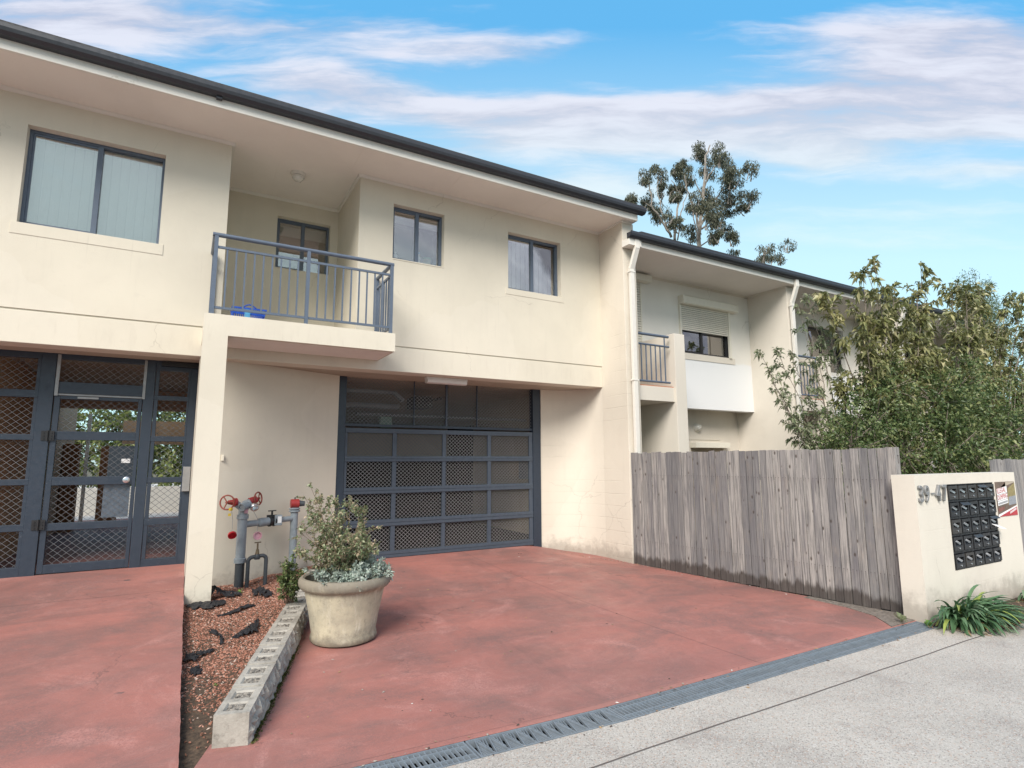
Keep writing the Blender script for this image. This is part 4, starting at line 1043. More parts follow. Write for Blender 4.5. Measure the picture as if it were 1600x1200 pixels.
# ================================================================== EDGING BLOCKS
ords = ['nearest the footpath', 'second from the footpath', 'third from the footpath', 'fourth from the footpath', 'fifth from the footpath', 'sixth from the footpath',
        'seventh from the footpath', 'eighth from the footpath, beside the pot', 'ninth from the footpath', 'last, nearest the garage']
ux, uy = .3, .954; nx_, ny_ = .954, -.3
P0 = Vector((.230, 3.825, 0))
rb = random.Random(9)
for k in range(10):
    L = .385; s0 = k*.392; bw = .190 if k else .19
    a = P0+Vector((ux, uy, 0))*s0; c = a+Vector((ux, uy, 0))*L
    zg0 = h_drive(a.x+.1, a.y); zt0 = .176+zg0*.75+.002*rb.uniform(-1,1)+(.02*min(1,k/3)); zt1 = zt0+.004
    root = (a.x+.1, a.y+.2, zg0)
    o = thing('edging_block', 'concrete edging block by the driveway, '+ords[k], 'concrete block', root, 'concrete edging blocks between mulch bed and driveway')
    m = MB(); nL, nW = 14, 7
    def Pt(s, t, z): q = a+Vector((ux, uy, 0))*s+Vector((nx_, ny_, 0))*t; return (q.x, q.y, z)
    # top with two recesses (frogs)
    def top(s, t):
        z = zt0+(zt1-zt0)*s/L
        return z
    # split outer face: jittered grid
    m2 = MB(); rows = 8
    for i in range(nL+1):
        for j in range(rows+1):
            s = L*i/nL; f = j/rows; z = (-.04+zg0)+(top(s,0)+.04-zg0)*f
            jit = rb.uniform(-.020,.020) if 0 < j < rows else (rb.uniform(-.006,.006))
            en = 0 if i in (0, nL) else 1
            tt = bw+en*(jit-.004+.022*math.sin(f*math.pi))
            m2.v.append(Pt(s, tt if j < rows else bw, z))
    for i in range(nL):
        for j in range(rows): q = i*(rows+1)+j; m2.f.append((q, q+rows+1, q+rows+2, q+1))
    # other faces
    zb0 = -.04+zg0
    m2.add([Pt(0,0,zb0),Pt(0,bw,zb0),Pt(0,bw,top(0,0)),Pt(0,0,top(0,0))], [(0,1,2,3)])
    m2.add([Pt(L,0,zb0),Pt(L,bw,zb0),Pt(L,bw,top(L,0)),Pt(L,0,top(L,0))], [(3,2,1,0)])
    m2.add([Pt(0,0,zb0),Pt(L,0,zb0),Pt(L,0,top(L,0)),Pt(0,0,top(0,0))], [(3,2,1,0)])
    # top surface as frame round two recesses
    f1 = (.045, .165, .035, .150); f2_ = (.215, .335, .035, .150)
    xs_ = [0, f1[0], f1[1], f2_[0], f2_[1], L]; ts_ = [0, f1[2], f1[3], bw]
    for i in range(5):
        for j in range(3):
            hole = (i in (1, 3) and j == 1)
            s_, e_, t_, u_ = xs_[i], xs_[i+1], ts_[j], ts_[j+1]
            if not hole: m2.add([Pt(s_,t_,top(s_,0)),Pt(e_,t_,top(e_,0)),Pt(e_,u_,top(e_,0)),Pt(s_,u_,top(s_,0))], [(0,3,2,1)])
            else:
                dp = .011
                cs = [(s_,t_),(e_,t_),(e_,u_),(s_,u_)]; ins = [(s_+.012,t_+.012),(e_-.012,t_+.012),(e_-.012,u_-.012),(s_+.012,u_-.012)]
                m2.add([Pt(p,q,top(p,0)) for p,q in cs]+[Pt(p,q,top(p,0)-dp) for p,q in ins], [(0,1,5,4),(1,2,6,5),(2,3,7,6),(3,0,4,7)])
    body = build(m2, 'block_body', M_block, o)
    for ff in (f1, f2_):
        m3 = MB(); n = 8
        for i in range(n+1):
            for j in range(n+1):
                s = ff[0]+.010+(ff[1]-ff[0]-.020)*i/n; t = ff[2]+.010+(ff[3]-ff[2]-.020)*j/n
                e = (i in (0,n) or j in (0,n)); m3.v.append(Pt(s, t, top(s,0)-.0095+(0 if e else rb.uniform(-.004,.009))))
        for i in range(n):
            for j in range(n): q = i*(n+1)+j; m3.f.append((q, q+1, q+n+2, q+n+1))
        build(m3, 'frog', M_core, o)

# ================================================================== POT
PX, PYc, PZ = 1.335, 5.40, h_drive(1.3, 5.4)
pt = thing('plant_pot', 'large stained stone tub pot with rolled rim standing on the red driveway', 'pot', (PX, PYc, PZ))
prof = [(.262,0),(.284,.010),(.292,.03),(.288,.055),(.280,.075),(.300,.20),(.325,.32),(.345,.415),(.352,.440),(.362,.452),(.385,.462),(.402,.485),(.406,.510),(.402,.535),(.388,.552),(.368,.556),(.350,.545),(.345,.50),(.335,.46)]
m = MB(); m.lathe((PX, PYc, PZ), prof, 64, closed=False)
v = [list(q) for q in m.v]; rp = random.Random(3)
for q in v:
    an = math.atan2(q[1]-PYc, q[0]-PX); kf = 1+.006*math.sin(3*an+1)+.004*math.sin(7*an)
    q[0] = PX+(q[0]-PX)*kf; q[1] = PYc+(q[1]-PYc)*kf; q[2] += .004*math.sin(2*an)*(q[2]-PZ)
m.v = [tuple(q) for q in v]
build(m, 'pot_body', M_pot, pt, smooth='auto')
m = MB(); m.lathe((PX, PYc, PZ+.47), [(.34,0),(.2,.015),(.01,.02)], 32); build(m, 'soil', M_soil, pt, smooth=True)

def rvec(rg, s=1.): return Vector((rg.gauss(0,s), rg.gauss(0,s), rg.gauss(0,s)))
def curve_pts(p0, d0, L, bend, rg, n=6, grav=0.):
    pts = [Vector(p0)]; d = Vector(d0).normalized()
    for i in range(n):
        d = (d+rvec(rg, bend)+Vector((0,0,grav))).normalized(); pts.append(pts[-1]+d*(L/n))
    return pts
# potted shrub: many twiggy stems with small leaves and pale tips
def twiggy(root, base, targets, rg, leafmat, lsize, nper, stem_r=.006, seed=1, subs=9, sublen=.16, name='foliage', barkmat=M_twig, droop=.2):
    st = MB(); lv = Leaves()
    for T in targets:
        T = Vector(T); b = Vector(base)+Vector((rg.uniform(-.05,.05), rg.uniform(-.05,.05), 0)); mid = b.lerp(T, .45)+rvec(rg, .04)+Vector((0,0,.05))
        pts = [((1-t)**2)*b+2*t*(1-t)*mid+t*t*T for t in [i/9 for i in range(10)]]
        st.tube(pts, [stem_r*(1-.8*i/9) for i in range(10)], 5, False)
        for k in range(subs):
            t = rg.uniform(.25, 1.); q = pts[min(8, int(t*9))].lerp(pts[min(9, int(t*9)+1)], rg.random())
            dr = (T-b).normalized()*.6+rvec(rg, .55)+Vector((0,0,.25))
            sp = curve_pts(q, dr, sublen*rg.uniform(.5,1.2), .18, rg, 5)
            st.tube(sp, [stem_r*.4]*5+[stem_r*.15], 4, False)
            for _ in range(nper):
                u = rg.uniform(.15, 1.); i = min(4, int(u*5)); p = sp[i].lerp(sp[i+1], rg.random())
                dd = (sp[i+1]-sp[i]).normalized()*.7+rvec(rg, .7)
                s = lsize*rg.uniform(.6,1.3); lv.add(p, dd, s, s*.52)
    build(st, 'stems', barkmat, root); lv.build(name, leafmat, root, seed, droop=droop)
rg = random.Random(11)
sh = thing('potted_shrub', 'twiggy small leaved shrub with pale pink dry tips growing in the stone pot', 'shrub', (PX, PYc, PZ+.48))
tg = [(.97,5.35,1.42),(.93,5.3,1.30),(1.06,5.5,1.22),(1.0,5.2,1.10),(.92,5.35,.98),(1.15,5.4,1.24),(1.25,5.5,1.20),(1.36,5.4,1.20),(1.45,5.35,1.18),(1.52,5.45,1.12),(1.54,5.4,.98),
      (1.55,5.5,.92),(1.55,5.35,.83),(1.50,5.2,.78),(.88,5.3,.82),(1.0,5.55,.95),(1.2,5.1,.95),(1.35,5.1,.92),(1.45,5.15,.84),(1.3,5.6,1.10),(1.5,5.6,1.02),(1.1,5.15,.82),(1.22,5.3,1.08),(1.42,5.3,1.02),(1.1,5.6,1.1)]
twiggy(sh, (PX-.02, PYc, PZ+.47), tg, rg, M_leafS, .030, 22, .0055, 2, 18, .12)
sv = thing('silver_ground_cover', 'silver grey leafy plant spilling over the right side of the pot rim', 'plant', (PX+.2, PYc, PZ+.5))
tg = []
for i in range(110):
    an = rg.uniform(-3.14, 3.14) if i % 2 else rg.uniform(-1.9, .9); r_ = rg.uniform(.15, .43); tg.append((PX+r_*math.cos(an), PYc+r_*math.sin(an), PZ+.53+rg.uniform(0,.11)*(1 if math.cos(an) > 0 else .5)))
twiggy(sv, (PX+.08, PYc-.05, PZ+.48), tg, rg, M_leafV, .034, 20, .005, 3, 6, .07, droop=.1)
lg = thing('green_shrub', 'small bright green leafy bush low behind the left side of the pot', 'shrub', (.98, 5.75, .08))
tg = [(.95+rg.uniform(-.11,.12), 5.85+rg.uniform(-.1,.1), .58+rg.uniform(-.12,.08)) for _ in range(20)]
twiggy(lg, (.98, 6.15, .22), tg, rg, M_leafG, .030, 24, .005, 4, 6, .09)

# ================================================================== FIRE BOOSTER AND TAP
fb = thing('fire_hydrant_booster', 'grey painted fire booster pipework with red handwheels against the cream wall', 'hydrant', (.65, 7.62, .08))
A0 = Vector((.635, 7.60, 0)); B0 = Vector((1.265, 7.885, 0))
dAB = (B0-A0).normalized()
m = MB(); m.tube([(A0.x, A0.y, .42), (A0.x, A0.y, .99)], .054, 20)
m.lathe((A0.x, A0.y, .93), [(.056,0),(.066,.005),(.066,.05),(.056,.055)], 20); m.lathe((A0.x, A0.y, .42), [(.056,0),(.068,.005),(.068,.055),(.056,.06)], 20)
riser = build(m, 'riser_pipe', M_pipe, fb, smooth='auto')
m = MB(); m.tube([(A0.x, A0.y, -.02), (A0.x, A0.y, .43)], .052, 20); build(m, 'lower_pipe', M_pipedark, fb, smooth='auto')
m = MB(); m.tube([(A0.x, A0.y, .98), (A0.x+.005, A0.y, 1.05), (A0.x+.03, A0.y-.01, 1.10), (A0.x+.09, A0.y-.02, 1.125)], [.052,.056,.056,.05], 18)
m.tube([(A0.x+.05, A0.y-.02, 1.10), (A0.x-.02, A0.y-.09, 1.075)], [.05,.045], 18); m.torus((A0.x-.022, A0.y-.092, 1.073), (-.7,-.7,-.25), .042, .010, 18, 8)
m.tube([(A0.x-.01, A0.y, 1.06), (A0.x-.09, A0.y, 1.12)], .04, 14)
build(m, 'tee_head', M_pipe, fb, smooth='auto')
def wheel(c, ax, R, name='handwheel'):
    c = Vector(c); ax = Vector(ax).normalized(); m = MB(); m.torus(c, ax, R, .009, 28, 8)
    a = ax.orthogonal().normalized(); b = ax.cross(a)
    for i in range(3):
        t = 2*math.pi*i/3+.4; m.tube([c, c+(a*math.cos(t)+b*math.sin(t))*R], .007, 6)
    m.tube([c-ax*.03, c+ax*.02], .014, 10)
    return build(m, name, M_redwheel, fb, smooth='auto')
wheel((.455, 7.53, 1.135), (-.45,-.85,.05), .082); wheel((.795, 7.60, 1.165), (.75,-.6,.1), .075)
m = MB(); m.tube([(.47, 7.55, 1.135), (.56, 7.60, 1.125)], [.024,.040], 12); m.lathe((.53, 7.585, 1.13), [(.05,0),(.05,.03)], 14, (1,.4,0)); build(m, 'valve_body', M_red, fb, smooth='auto')
m = MB(); m.tube([(.70, 7.58, 1.13), (.78, 7.60, 1.16)], [.050,.040], 14); build(m, 'valve_body', M_red, fb, smooth='auto')
m = MB(); m.lathe((.745, 7.555, 1.085), [(.046,0),(.052,.012),(.052,.04),(.046,.052),(.032,.053),(.032,.01)], 18, (.25,-.8,-.5)); build(m, 'coupling', M_chrome, fb, smooth='auto')
m = MB(); m.lathe((.495, 7.50, 1.075), [(.010,0),(.024,.01),(.020,.035)], 12, (0,0,-1)); m.box(.47,.50,7.49,7.495,.98,1.01); build(m, 'yellow_tag', M_yellow, fb, smooth='auto')
for x, z, mt in ((.525, .77, M_capred), (.795, .735, M_pink)):
    ax = Vector((.1,-.8,-.55)) if mt is M_capred else Vector((.2,-.9,.1)); m = MB(); m.lathe((x, 7.5, z), [(.046,0),(.048,.006),(.048,.028),(.040,.028),(.038,.008),(.002,.008)], 20, ax); cp = build(m, 'hose_cap', mt, fb, smooth='auto')
    m = MB(); m.tube([(x, 7.5, z+.045), (x-.005, 7.52, z+.2), (x+(-.02 if x < .6 else -.07), 7.56, 1.06)], .0025, 5); build(m, 'cap_cord', M_silver, cp)
m = MB(); q0 = A0+dAB*.04; q1 = A0+dAB*.20; m.tube([(q0.x,q0.y,.865),(q1.x,q1.y,.87)], .038, 16)
q2 = A0+dAB*.34; m.tube([(q1.x,q1.y,.87),((A0+dAB*.21).x,(A0+dAB*.21).y,.87),((A0+dAB*.24).x,(A0+dAB*.24).y,.87),(q2.x,q2.y,.875)], [.04,.052,.054,.050], 16)
build(m, 'cross_pipe', M_pipe, fb, smooth='auto'); m = MB()
q3 = A0+dAB*.50; m.tube([(q3.x,q3.y,.88),(B0.x,B0.y,.885)], .034, 16)
build(m, 'cross_pipe', M_pipe, fb, smooth='auto')
qc = A0+dAB*.38
m = MB(); m.lathe((qc.x, qc.y, .875), [(.058,-.045),(.066,-.040),(.066,-.02),(.05,-.018),(.05,.018),(.066,.02),(.066,.04),(.058,.045)], 16, dAB)
m.tube([(qc.x, qc.y, .92), (qc.x, qc.y, 1.0)], .012, 8); m.bar((qc.x-.045, qc.y-.02, 1.0), (qc.x+.045, qc.y+.02, 1.0), .02, .012)
m.box(qc.x-.06, qc.x+.05, qc.y-.02, qc.y+.02, .925, .95)
build(m, 'gate_valve', M_black, fb)
qd = A0+dAB*.46
m = MB(); m.box(qd.x-.045, qd.x+.045, qd.y-.075, qd.y+.04, .82, .945); build(m, 'meter_box', M_pipe, fb, bevel=.006)
m = MB(); m.box(qd.x-.01, qd.x+.035, qd.y-.0785, qd.y-.0755, .85, .93); build(m, 'sticker', M_paper, fb)
m = MB(); m.box(A0.x+.01, A0.x+.05, A0.y-.062, A0.y-.054, 1.0, 1.05); build(m, 'sticker', M_pink, fb)
m = MB(); m.tube([(B0.x, B0.y, .12), (B0.x, B0.y, .97)], .046, 18); m.lathe((B0.x, B0.y, .96), [(.05,0),(.07,.008),(.07,.02),(.05,.03),(.07,.04),(.07,.05),(.05,.058)], 16)
m.lathe((B0.x, B0.y, .10), [(.075,0),(.075,.03),(.05,.035)], 16)
build(m, 'riser_pipe', M_pipe, fb, smooth='auto')
m = MB(); m.tube([(B0.x-.05, B0.y, 1.07), (B0.x+.05, B0.y, 1.07)], .056, 18); build(m, 'valve_body', M_red, fb, smooth='auto')
m = MB(); m.tube([(B0.x+.05, B0.y, 1.07), (B0.x+.12, B0.y-.02, 1.065)], [.042,.03], 16); m.tube([(B0.x, B0.y, 1.12), (B0.x, B0.y, 1.15)], .008, 6); build(m, 'outlet', M_pipedark, fb, smooth='auto')

tp = thing('water_pipe', 'dark inverted U water pipe with brass tap standing in the mulch bed', 'tap', (.8, 7.5, .05))
def arc(c, r, a0, a1, n=6): return [(c[0]+r*math.cos(a0+(a1-a0)*i/n), c[1], c[2]+r*math.sin(a0+(a1-a0)*i/n)) for i in range(n+1)]
m = MB(); path = [(.715,7.52,-.02),(.715,7.52,.44)]+arc((.765,7.52,.44), .05, math.pi, math.pi/2)+arc((.865,7.52,.455), .045, math.pi/2, 0)+[(.910,7.50,.0)]
m.tube(path, .022, 12); m.lathe((.81,7.52,.46), [(.030,0),(.034,.01),(.034,.05),(.026,.06)], 12); build(m, 'pipe', M_pipedark, tp, smooth='auto')
m = MB(); m.lathe((.81,7.52,.515), [(.026,0),(.020,.03),(.016,.06),(.010,.065),(.010,.13)], 12); m.bar((.775,7.51,.655), (.845,7.53,.655), .014, .012); build(m, 'tap', M_brass, tp, smooth='auto')

# ================================================================== MULCH, WEED MAT, LITTER
rg = random.Random(21)
ml = MB(); n = 0
while n < 21000:
    Y = rg.uniform(3.2, 8.35); x = rg.uniform(.075, 1.7)
    lim = xb(Y)-.02
    if x > lim: continue
    wl = 7.60+(x-.07)*.46 if x < .34 else 7.73+(x-.34)*.435
    if Y > wl or (.06 < x < .33 and 6.84 < Y < 7.11): continue
    dens = sstep((Y-3.9)/.9)*.9+.1
    if Y < 4.9: dens *= .35+.65*sstep((x-.15)/.25)
    if rg.random() > dens: continue
    s = rg.uniform(.005, .013); c = Vector((x, Y, h_bed(x, Y)+s*.2)); a = rvec(rg).normalized(); a.z *= .4; a.normalize(); b = a.cross(Vector((0,0,1))+rvec(rg,.4)).normalized(); cc = a.cross(b)
    l, w_, h = s*rg.uniform(.8,1.6), s*rg.uniform(.4,.8), s*rg.uniform(.25,.5)
    ml.add([c-a*l, c+b*w_, c+a*l, c-b*w_, c+cc*h, c-cc*h], [(0,1,4),(1,2,4),(2,3,4),(3,0,4),(1,0,5),(2,1,5),(3,2,5),(0,3,5)]); n += 1
o = build(ml, 'mulch', M_mulch); o['kind'] = 'stuff'; o['label'] = 'terracotta coloured chip mulch covering the narrow garden bed'; o['category'] = 'mulch'

def scrap(pts, label, lift=.02, seed=0):
    """torn sheet: an outline filled with a crinkled strip surface"""
    rs = random.Random(seed); m = MB(); P5 = []
    for i in range(len(pts)-1):
        for k in range(4):
            t = k/4; P5.append(tuple(pts[i][q]*(1-t)+pts[i+1][q]*t for q in range(4)))
    P5.append(pts[-1]); n = len(P5); top = []; W = 7
    for (x, y, w_, e) in P5:
        lo, hi = -.5+rs.uniform(-.22,.25), .5+rs.uniform(-.25,.22)
        for j in range(W):
            t = lo+(hi-lo)*j/(W-1); z = h_bed(x, y)+.006+rs.uniform(0, lift)*(1-abs(t))+e*(1-.5*abs(t))
            top.append((x+t*w_*.25*math.sin(e*60+x*9)+rs.uniform(-.008,.008), y+t*w_*1.15+rs.uniform(-.008,.008), z))
    for i in range(n-1):
        for j in range(W-1):
            if rs.random() < .07: continue
            k = i*W+j; m.f.append((k, k+W, k+W+1, k+1))
    m.v = top
    o = build(m, 'weed_mat_scrap', M_cloth, None, origin=(pts[0][0], pts[0][1], h_bed(pts[0][0], pts[0][1])))
    md = o.modifiers.new('solid', 'SOLIDIFY'); md.thickness = .004
    return tag(o, label, 'fabric scrap', 'torn weed mat scraps on the mulch')
scrap([(.33,7.10,.30,.10),(.36,7.05,.26,.13),(.40,7.0,.20,.07),(.46,6.97,.18,.035),(.54,6.95,.20,.02),(.60,6.88,.10,.01)], 'crumpled black weed mat rising against the foot of the column', .03, 1)
scrap([(.10,6.72,.06,0),(.18,6.70,.22,.01),(.26,6.66,.26,.01),(.34,6.70,.20,.01),(.44,6.78,.14,0)], 'flat ragged black weed mat directly in front of the column foot', .02, 2)
scrap([(.36,6.25,.02,0),(.45,6.30,.05,.01),(.55,6.36,.10,.03),(.62,6.42,.12,.02),(.70,6.42,.03,0)], 'long thin black weed mat strip lying across the mulch', .015, 3)
scrap([(.72,7.0,.20,0),(.76,6.95,.34,.015),(.82,6.88,.30,.02),(.90,6.80,.22,.01)], 'square black weed mat piece in front of the tap pipe', .02, 4)
scrap([(.44,5.55,.02,0),(.51,5.60,.10,.01),(.58,5.68,.22,.02),(.64,5.80,.26,.01),(.68,5.95,.05,0)], 'forked black weed mat piece near the middle of the mulch bed', .02, 5)
scrap([(.27,5.80,.08,0),(.32,5.72,.18,.01),(.36,5.60,.16,.01),(.35,5.45,.05,0)], 'small curled black weed mat piece left of the forked one', .015, 6)
scrap([(.10,5.36,.12,0),(.16,5.33,.22,.015),(.22,5.35,.13,.01),(.29,5.38,.04,.01)], 'black weed mat tatter at the path edge beside the entry slab', .02, 7)
scrap([(.13,5.08,.10,0),(.17,5.02,.16,.01),(.20,4.96,.05,0)], 'smallest black weed mat tatter, nearest the footpath', .015, 8)

def leafling(name, loc, label, seed, n=9, s=.05, mat=M_leafG):
    rs = random.Random(seed); t = thing(name, label, 'weed', loc); lv = Leaves()
    for _ in range(n):
        d = Vector((rs.uniform(-1,1), rs.uniform(-1,1), rs.uniform(.5,1.6))); lv.add(Vector(loc)+rvec(rs,.006), d, s*rs.uniform(.6,1.3), s*.38)
    lv.build('leaves', mat, t, seed, droop=.35)
M_weed = islandmat('weed_leaf', [(0,(.10,.22,.04)),(1,(.22,.36,.09))], .5, .4, None, .3)
leafling('weed', (.60, 6.98, h_bed(.6, 6.98)), 'tiny bright green weed in the mulch near the column', 1, 8, .07, M_weed)
leafling('weed', (.28, 4.72, h_bed(.28, 4.72)), 'faint green seedlings in the mulch near the first edging block', 2, 14, .02, M_weed)
leafling('weed', (6.36, 2.99, 0), 'green weed sprouting at the left foot of the letterbox wall', 3, 12, .08, M_weed)
leafling('weed', (6.22, 3.16, .02), 'pale leafy weed at the right foot of the paling fence', 4, 7, .12, M_leafP)
leafling('weed', (1.13, 3.04, -.05), 'green weed growing through the leftmost visible drain grate', 5, 16, .045, M_weed)
leafling('weed', (2.28, 3.06, -.05), 'green weed growing through the triangular patterned drain grate', 6, 14, .045, M_weed)
# moss strip at the foot of the blocks
ms = MB(); ls = Leaves()
t_ = thing('moss_tufts', None, None, (.7, 4.5, 0)); t_['kind'] = 'stuff'
for _ in range(1500):
    s = rg.uniform(0, 1.7); q = P0+Vector((ux,uy,0))*s+Vector((nx_,ny_,0))*(.205+abs(rg.gauss(0,.014)))
    ls.add((q.x, q.y, h_drive(q.x, q.y)+.001), (rg.gauss(0,.6), rg.gauss(0,.6), 1), rg.uniform(.008,.02), .006)
ls.build('tufts', islandmat('moss', [(0,(.05,.07,.02)),(1,(.12,.13,.04))], .9, .1), t_, 1)
# small litter
lt = MB()
for k in range(150):
    x = rg.uniform(.5, 6.0); Y = rg.uniform(3.2, 8.2) if k % 3 else rg.uniform(6.5, 8.2)
    if x < xb(Y)+.15: continue
    s = rg.uniform(.004, .014); c = Vector((x, Y, h_drive(x, Y)+s*.3)); l = s*rg.uniform(.6,1.6)
    an = rg.uniform(0, 6.28); a = Vector((math.cos(an), math.sin(an), 0)); b = Vector((-a.y, a.x, 0)); u_ = Vector((0,0,1))
    lt.add([c-a*l, c+b*s*.6, c+a*l, c-b*s*.6, c+u_*s*.4, c-u_*s*.3], [(0,1,4),(1,2,4),(2,3,4),(3,0,4),(1,0,5),(2,1,5),(3,2,5),(0,3,5)])
for k in range(230):
    if k < 90: x = rg.uniform(.6, 6.3); Y = 2.915+dyx(x)+rg.choice((-.012, .225))+rg.gauss(0,.02); z_ = .002
    elif k < 170: u_ = rg.random(); q = FA+fu*(u_*FL)-fn*abs(rg.gauss(.02,.05)); x, Y = q.x, q.y; z_ = h_drive(x, Y)+.002
    else: u_ = rg.random(); x = 5.4+u_*.7; Y = 8.33-u_*1.2-abs(rg.gauss(0,.05)); z_ = h_drive(x, Y)+.002
    s = rg.uniform(.005, .017); an = rg.uniform(0, 6.28); a = Vector((math.cos(an), math.sin(an), 0)); b = Vector((-a.y, a.x, 0)); u_ = Vector((0,0,1)); c = Vector((x, Y, z_+.002))
    lt.add([c-a*s, c+b*s*.5, c+a*s, c-b*s*.5, c+u_*s*.3, c-u_*s*.2], [(0,1,4),(1,2,4),(2,3,4),(3,0,4),(1,0,5),(2,1,5),(3,2,5),(0,3,5)])
o = build(lt, 'litter', islandmat('litter_bits', [(0,(.34,.30,.26)),(.25,(.24,.17,.12)),(.6,(.09,.07,.06)),(.82,(.36,.24,.13)),(.93,(.6,.58,.54))], .8, .2)); o['kind'] = 'stuff'; o['label'] = 'tiny pebbles and leaf crumbs scattered on the red driveway'; o['category'] = 'litter'

# ================================================================== DRAIN
dy0, dy1 = 2.922, 3.130
def bend(m):
    m.v = [(x, y+dyx(x), z) for x, y, z in m.v]; return m
def frame_bits(m, x0, x1):
    for y in (dy0, dy1-.008): m.box(x0, x1, y, y+.008, -.045, .001)
    m.box(x0, x0+.010, dy0+.008, dy1-.008, -.03, -.001); m.box(x1-.010, x1, dy0+.008, dy1-.008, -.03, -.001)
def bar_grate(x0, x1, label):
    t = thing('drain_grate', label, 'drain grate', (x0, (dy0+dy1)/2, 0), 'steel grates of the trench drain')
    m = MB(); frame_bits(m, x0, x1); build(bend(m), 'grate_frame', M_steel, t)
    m = MB()
    for y in (dy0+.048, dy1-.056): m.box(x0+.010, x1-.010, y, y+.007, -.025, .002)
    build(bend(m), 'long_bar', M_steel, t)
    m = MB(); k = int((x1-x0-.02)/.032)
    for i in range(1, k): x = x0+.01+(x1-x0-.02)*i/k; m.box(x-.0035, x+.0035, dy0+.009, dy1-.009, -.024, -.004)
    build(bend(m), 'cross_bars', M_steel, t); return t
def tri_grate(x0, x1, label):
    t = thing('drain_grate', label, 'drain grate', (x0, (dy0+dy1)/2, 0), 'steel grates of the trench drain')
    m = MB(); frame_bits(m, x0, x1); build(bend(m), 'grate_frame', M_steel, t)
    m = MB(); k = 11; st_ = (x1-x0-.02)/k
    for i in range(k):
        a = x0+.01+i*st_; y0_, y1_ = dy0+.010, dy1-.010
        m.bar((a+.003, y0_, -.010), (a+st_/2, y1_, -.010), .006, .016); m.bar((a+st_/2, y1_, -.0105), (a+st_-.003, y0_, -.0105), .006, .016)
        for f in (.18, .36, .54, .72):
            m.bar((a+st_*(f*.5), y0_+(y1_-y0_)*f, -.012), (a+st_*(f), y0_, -.012), .004, .012)
            m.bar((a+st_*(.5+f*.5), y1_-(y1_-y0_)*f, -.0122), (a+st_*(.5+f), y1_, -.0122), .004, .012)
        m.bar((a+st_*.75, y1_, -.0125), (a+st_, y0_+(y1_-y0_)*.3, -.0125), .005, .012)
    build(bend(m), 'lattice_bars', M_steel, t); return t
bar_grate(.305, 1.495, 'galvanised bar drain grate at the left end of the trench, weed growing through it')
tri_grate(1.505, 2.495, 'galvanised drain grate with triangular lattice pattern, the only one of its kind')
nm = ['immediately right of the triangular lattice grate', 'second to the right of the lattice grate', 'third to the right of the lattice grate', 'last one, ending at the letterbox wall']
for k in range(4):
    x = 2.505+k; bar_grate(x, x+.99 if k < 3 else 6.44, 'galvanised bar drain grate, '+nm[k])

# ================================================================== BLUE BASKET on the balcony
bk = thing('plastic_basket', 'blue slatted plastic basket with a pale blue label on the balcony floor behind the railing', 'basket', (.53, 7.14, 3.22))
m = MB(); cx, cy, z0, hh = .53, 7.14, 3.219, .15
m.box(cx-.15, cx+.15, cy-.10, cy+.10, z0, z0+.008)
def rr(r0, r1, z):  # rectangular ring
    m.box(cx-r0, cx+r0, cy-r1, cy-r1+.012, z, z+.018); m.box(cx-r0, cx+r0, cy+r1-.012, cy+r1, z, z+.018); m.box(cx-r0, cx-r0+.012, cy-r1+.012, cy+r1-.012, z, z+.018); m.box(cx+r0-.012, cx+r0, cy-r1+.012, cy+r1-.012, z, z+.018)
rr(.185, .125, z0+hh-.018); rr(.165, .112, z0+.07)
n = 17
for i in range(n):
    u = -1+2*i/(n-1)
    for s in (-1, 1): m.bar((cx+u*.148, cy+s*.098, z0), (cx+u*.178, cy+s*.120, z0+hh-.018), .006, .006)
for i in range(9):
    u = -1+2*i/8
    for s in (-1, 1): m.bar((cx+s*.148, cy+u*.095, z0), (cx+s*.178, cy+u*.115, z0+hh-.018), .006, .006)
build(m, 'basket_body', M_blue, bk)
m = MB(); m.tube([(cx-.07, cy-.12, z0+hh)]+[(cx-.06+.12*i/6, cy-.125, z0+hh+.03*math.sin(math.pi*i/6)+.006) for i in range(7)]+[(cx+.07, cy-.12, z0+hh)], .007, 6); build(m, 'handle', M_blue, bk, smooth='auto')
m = MB(); m.box(cx-.05, cx+.01, cy-.123, cy-.118, z0+.03, z0+.13); build(m, 'label_plate', M_lblue, bk)

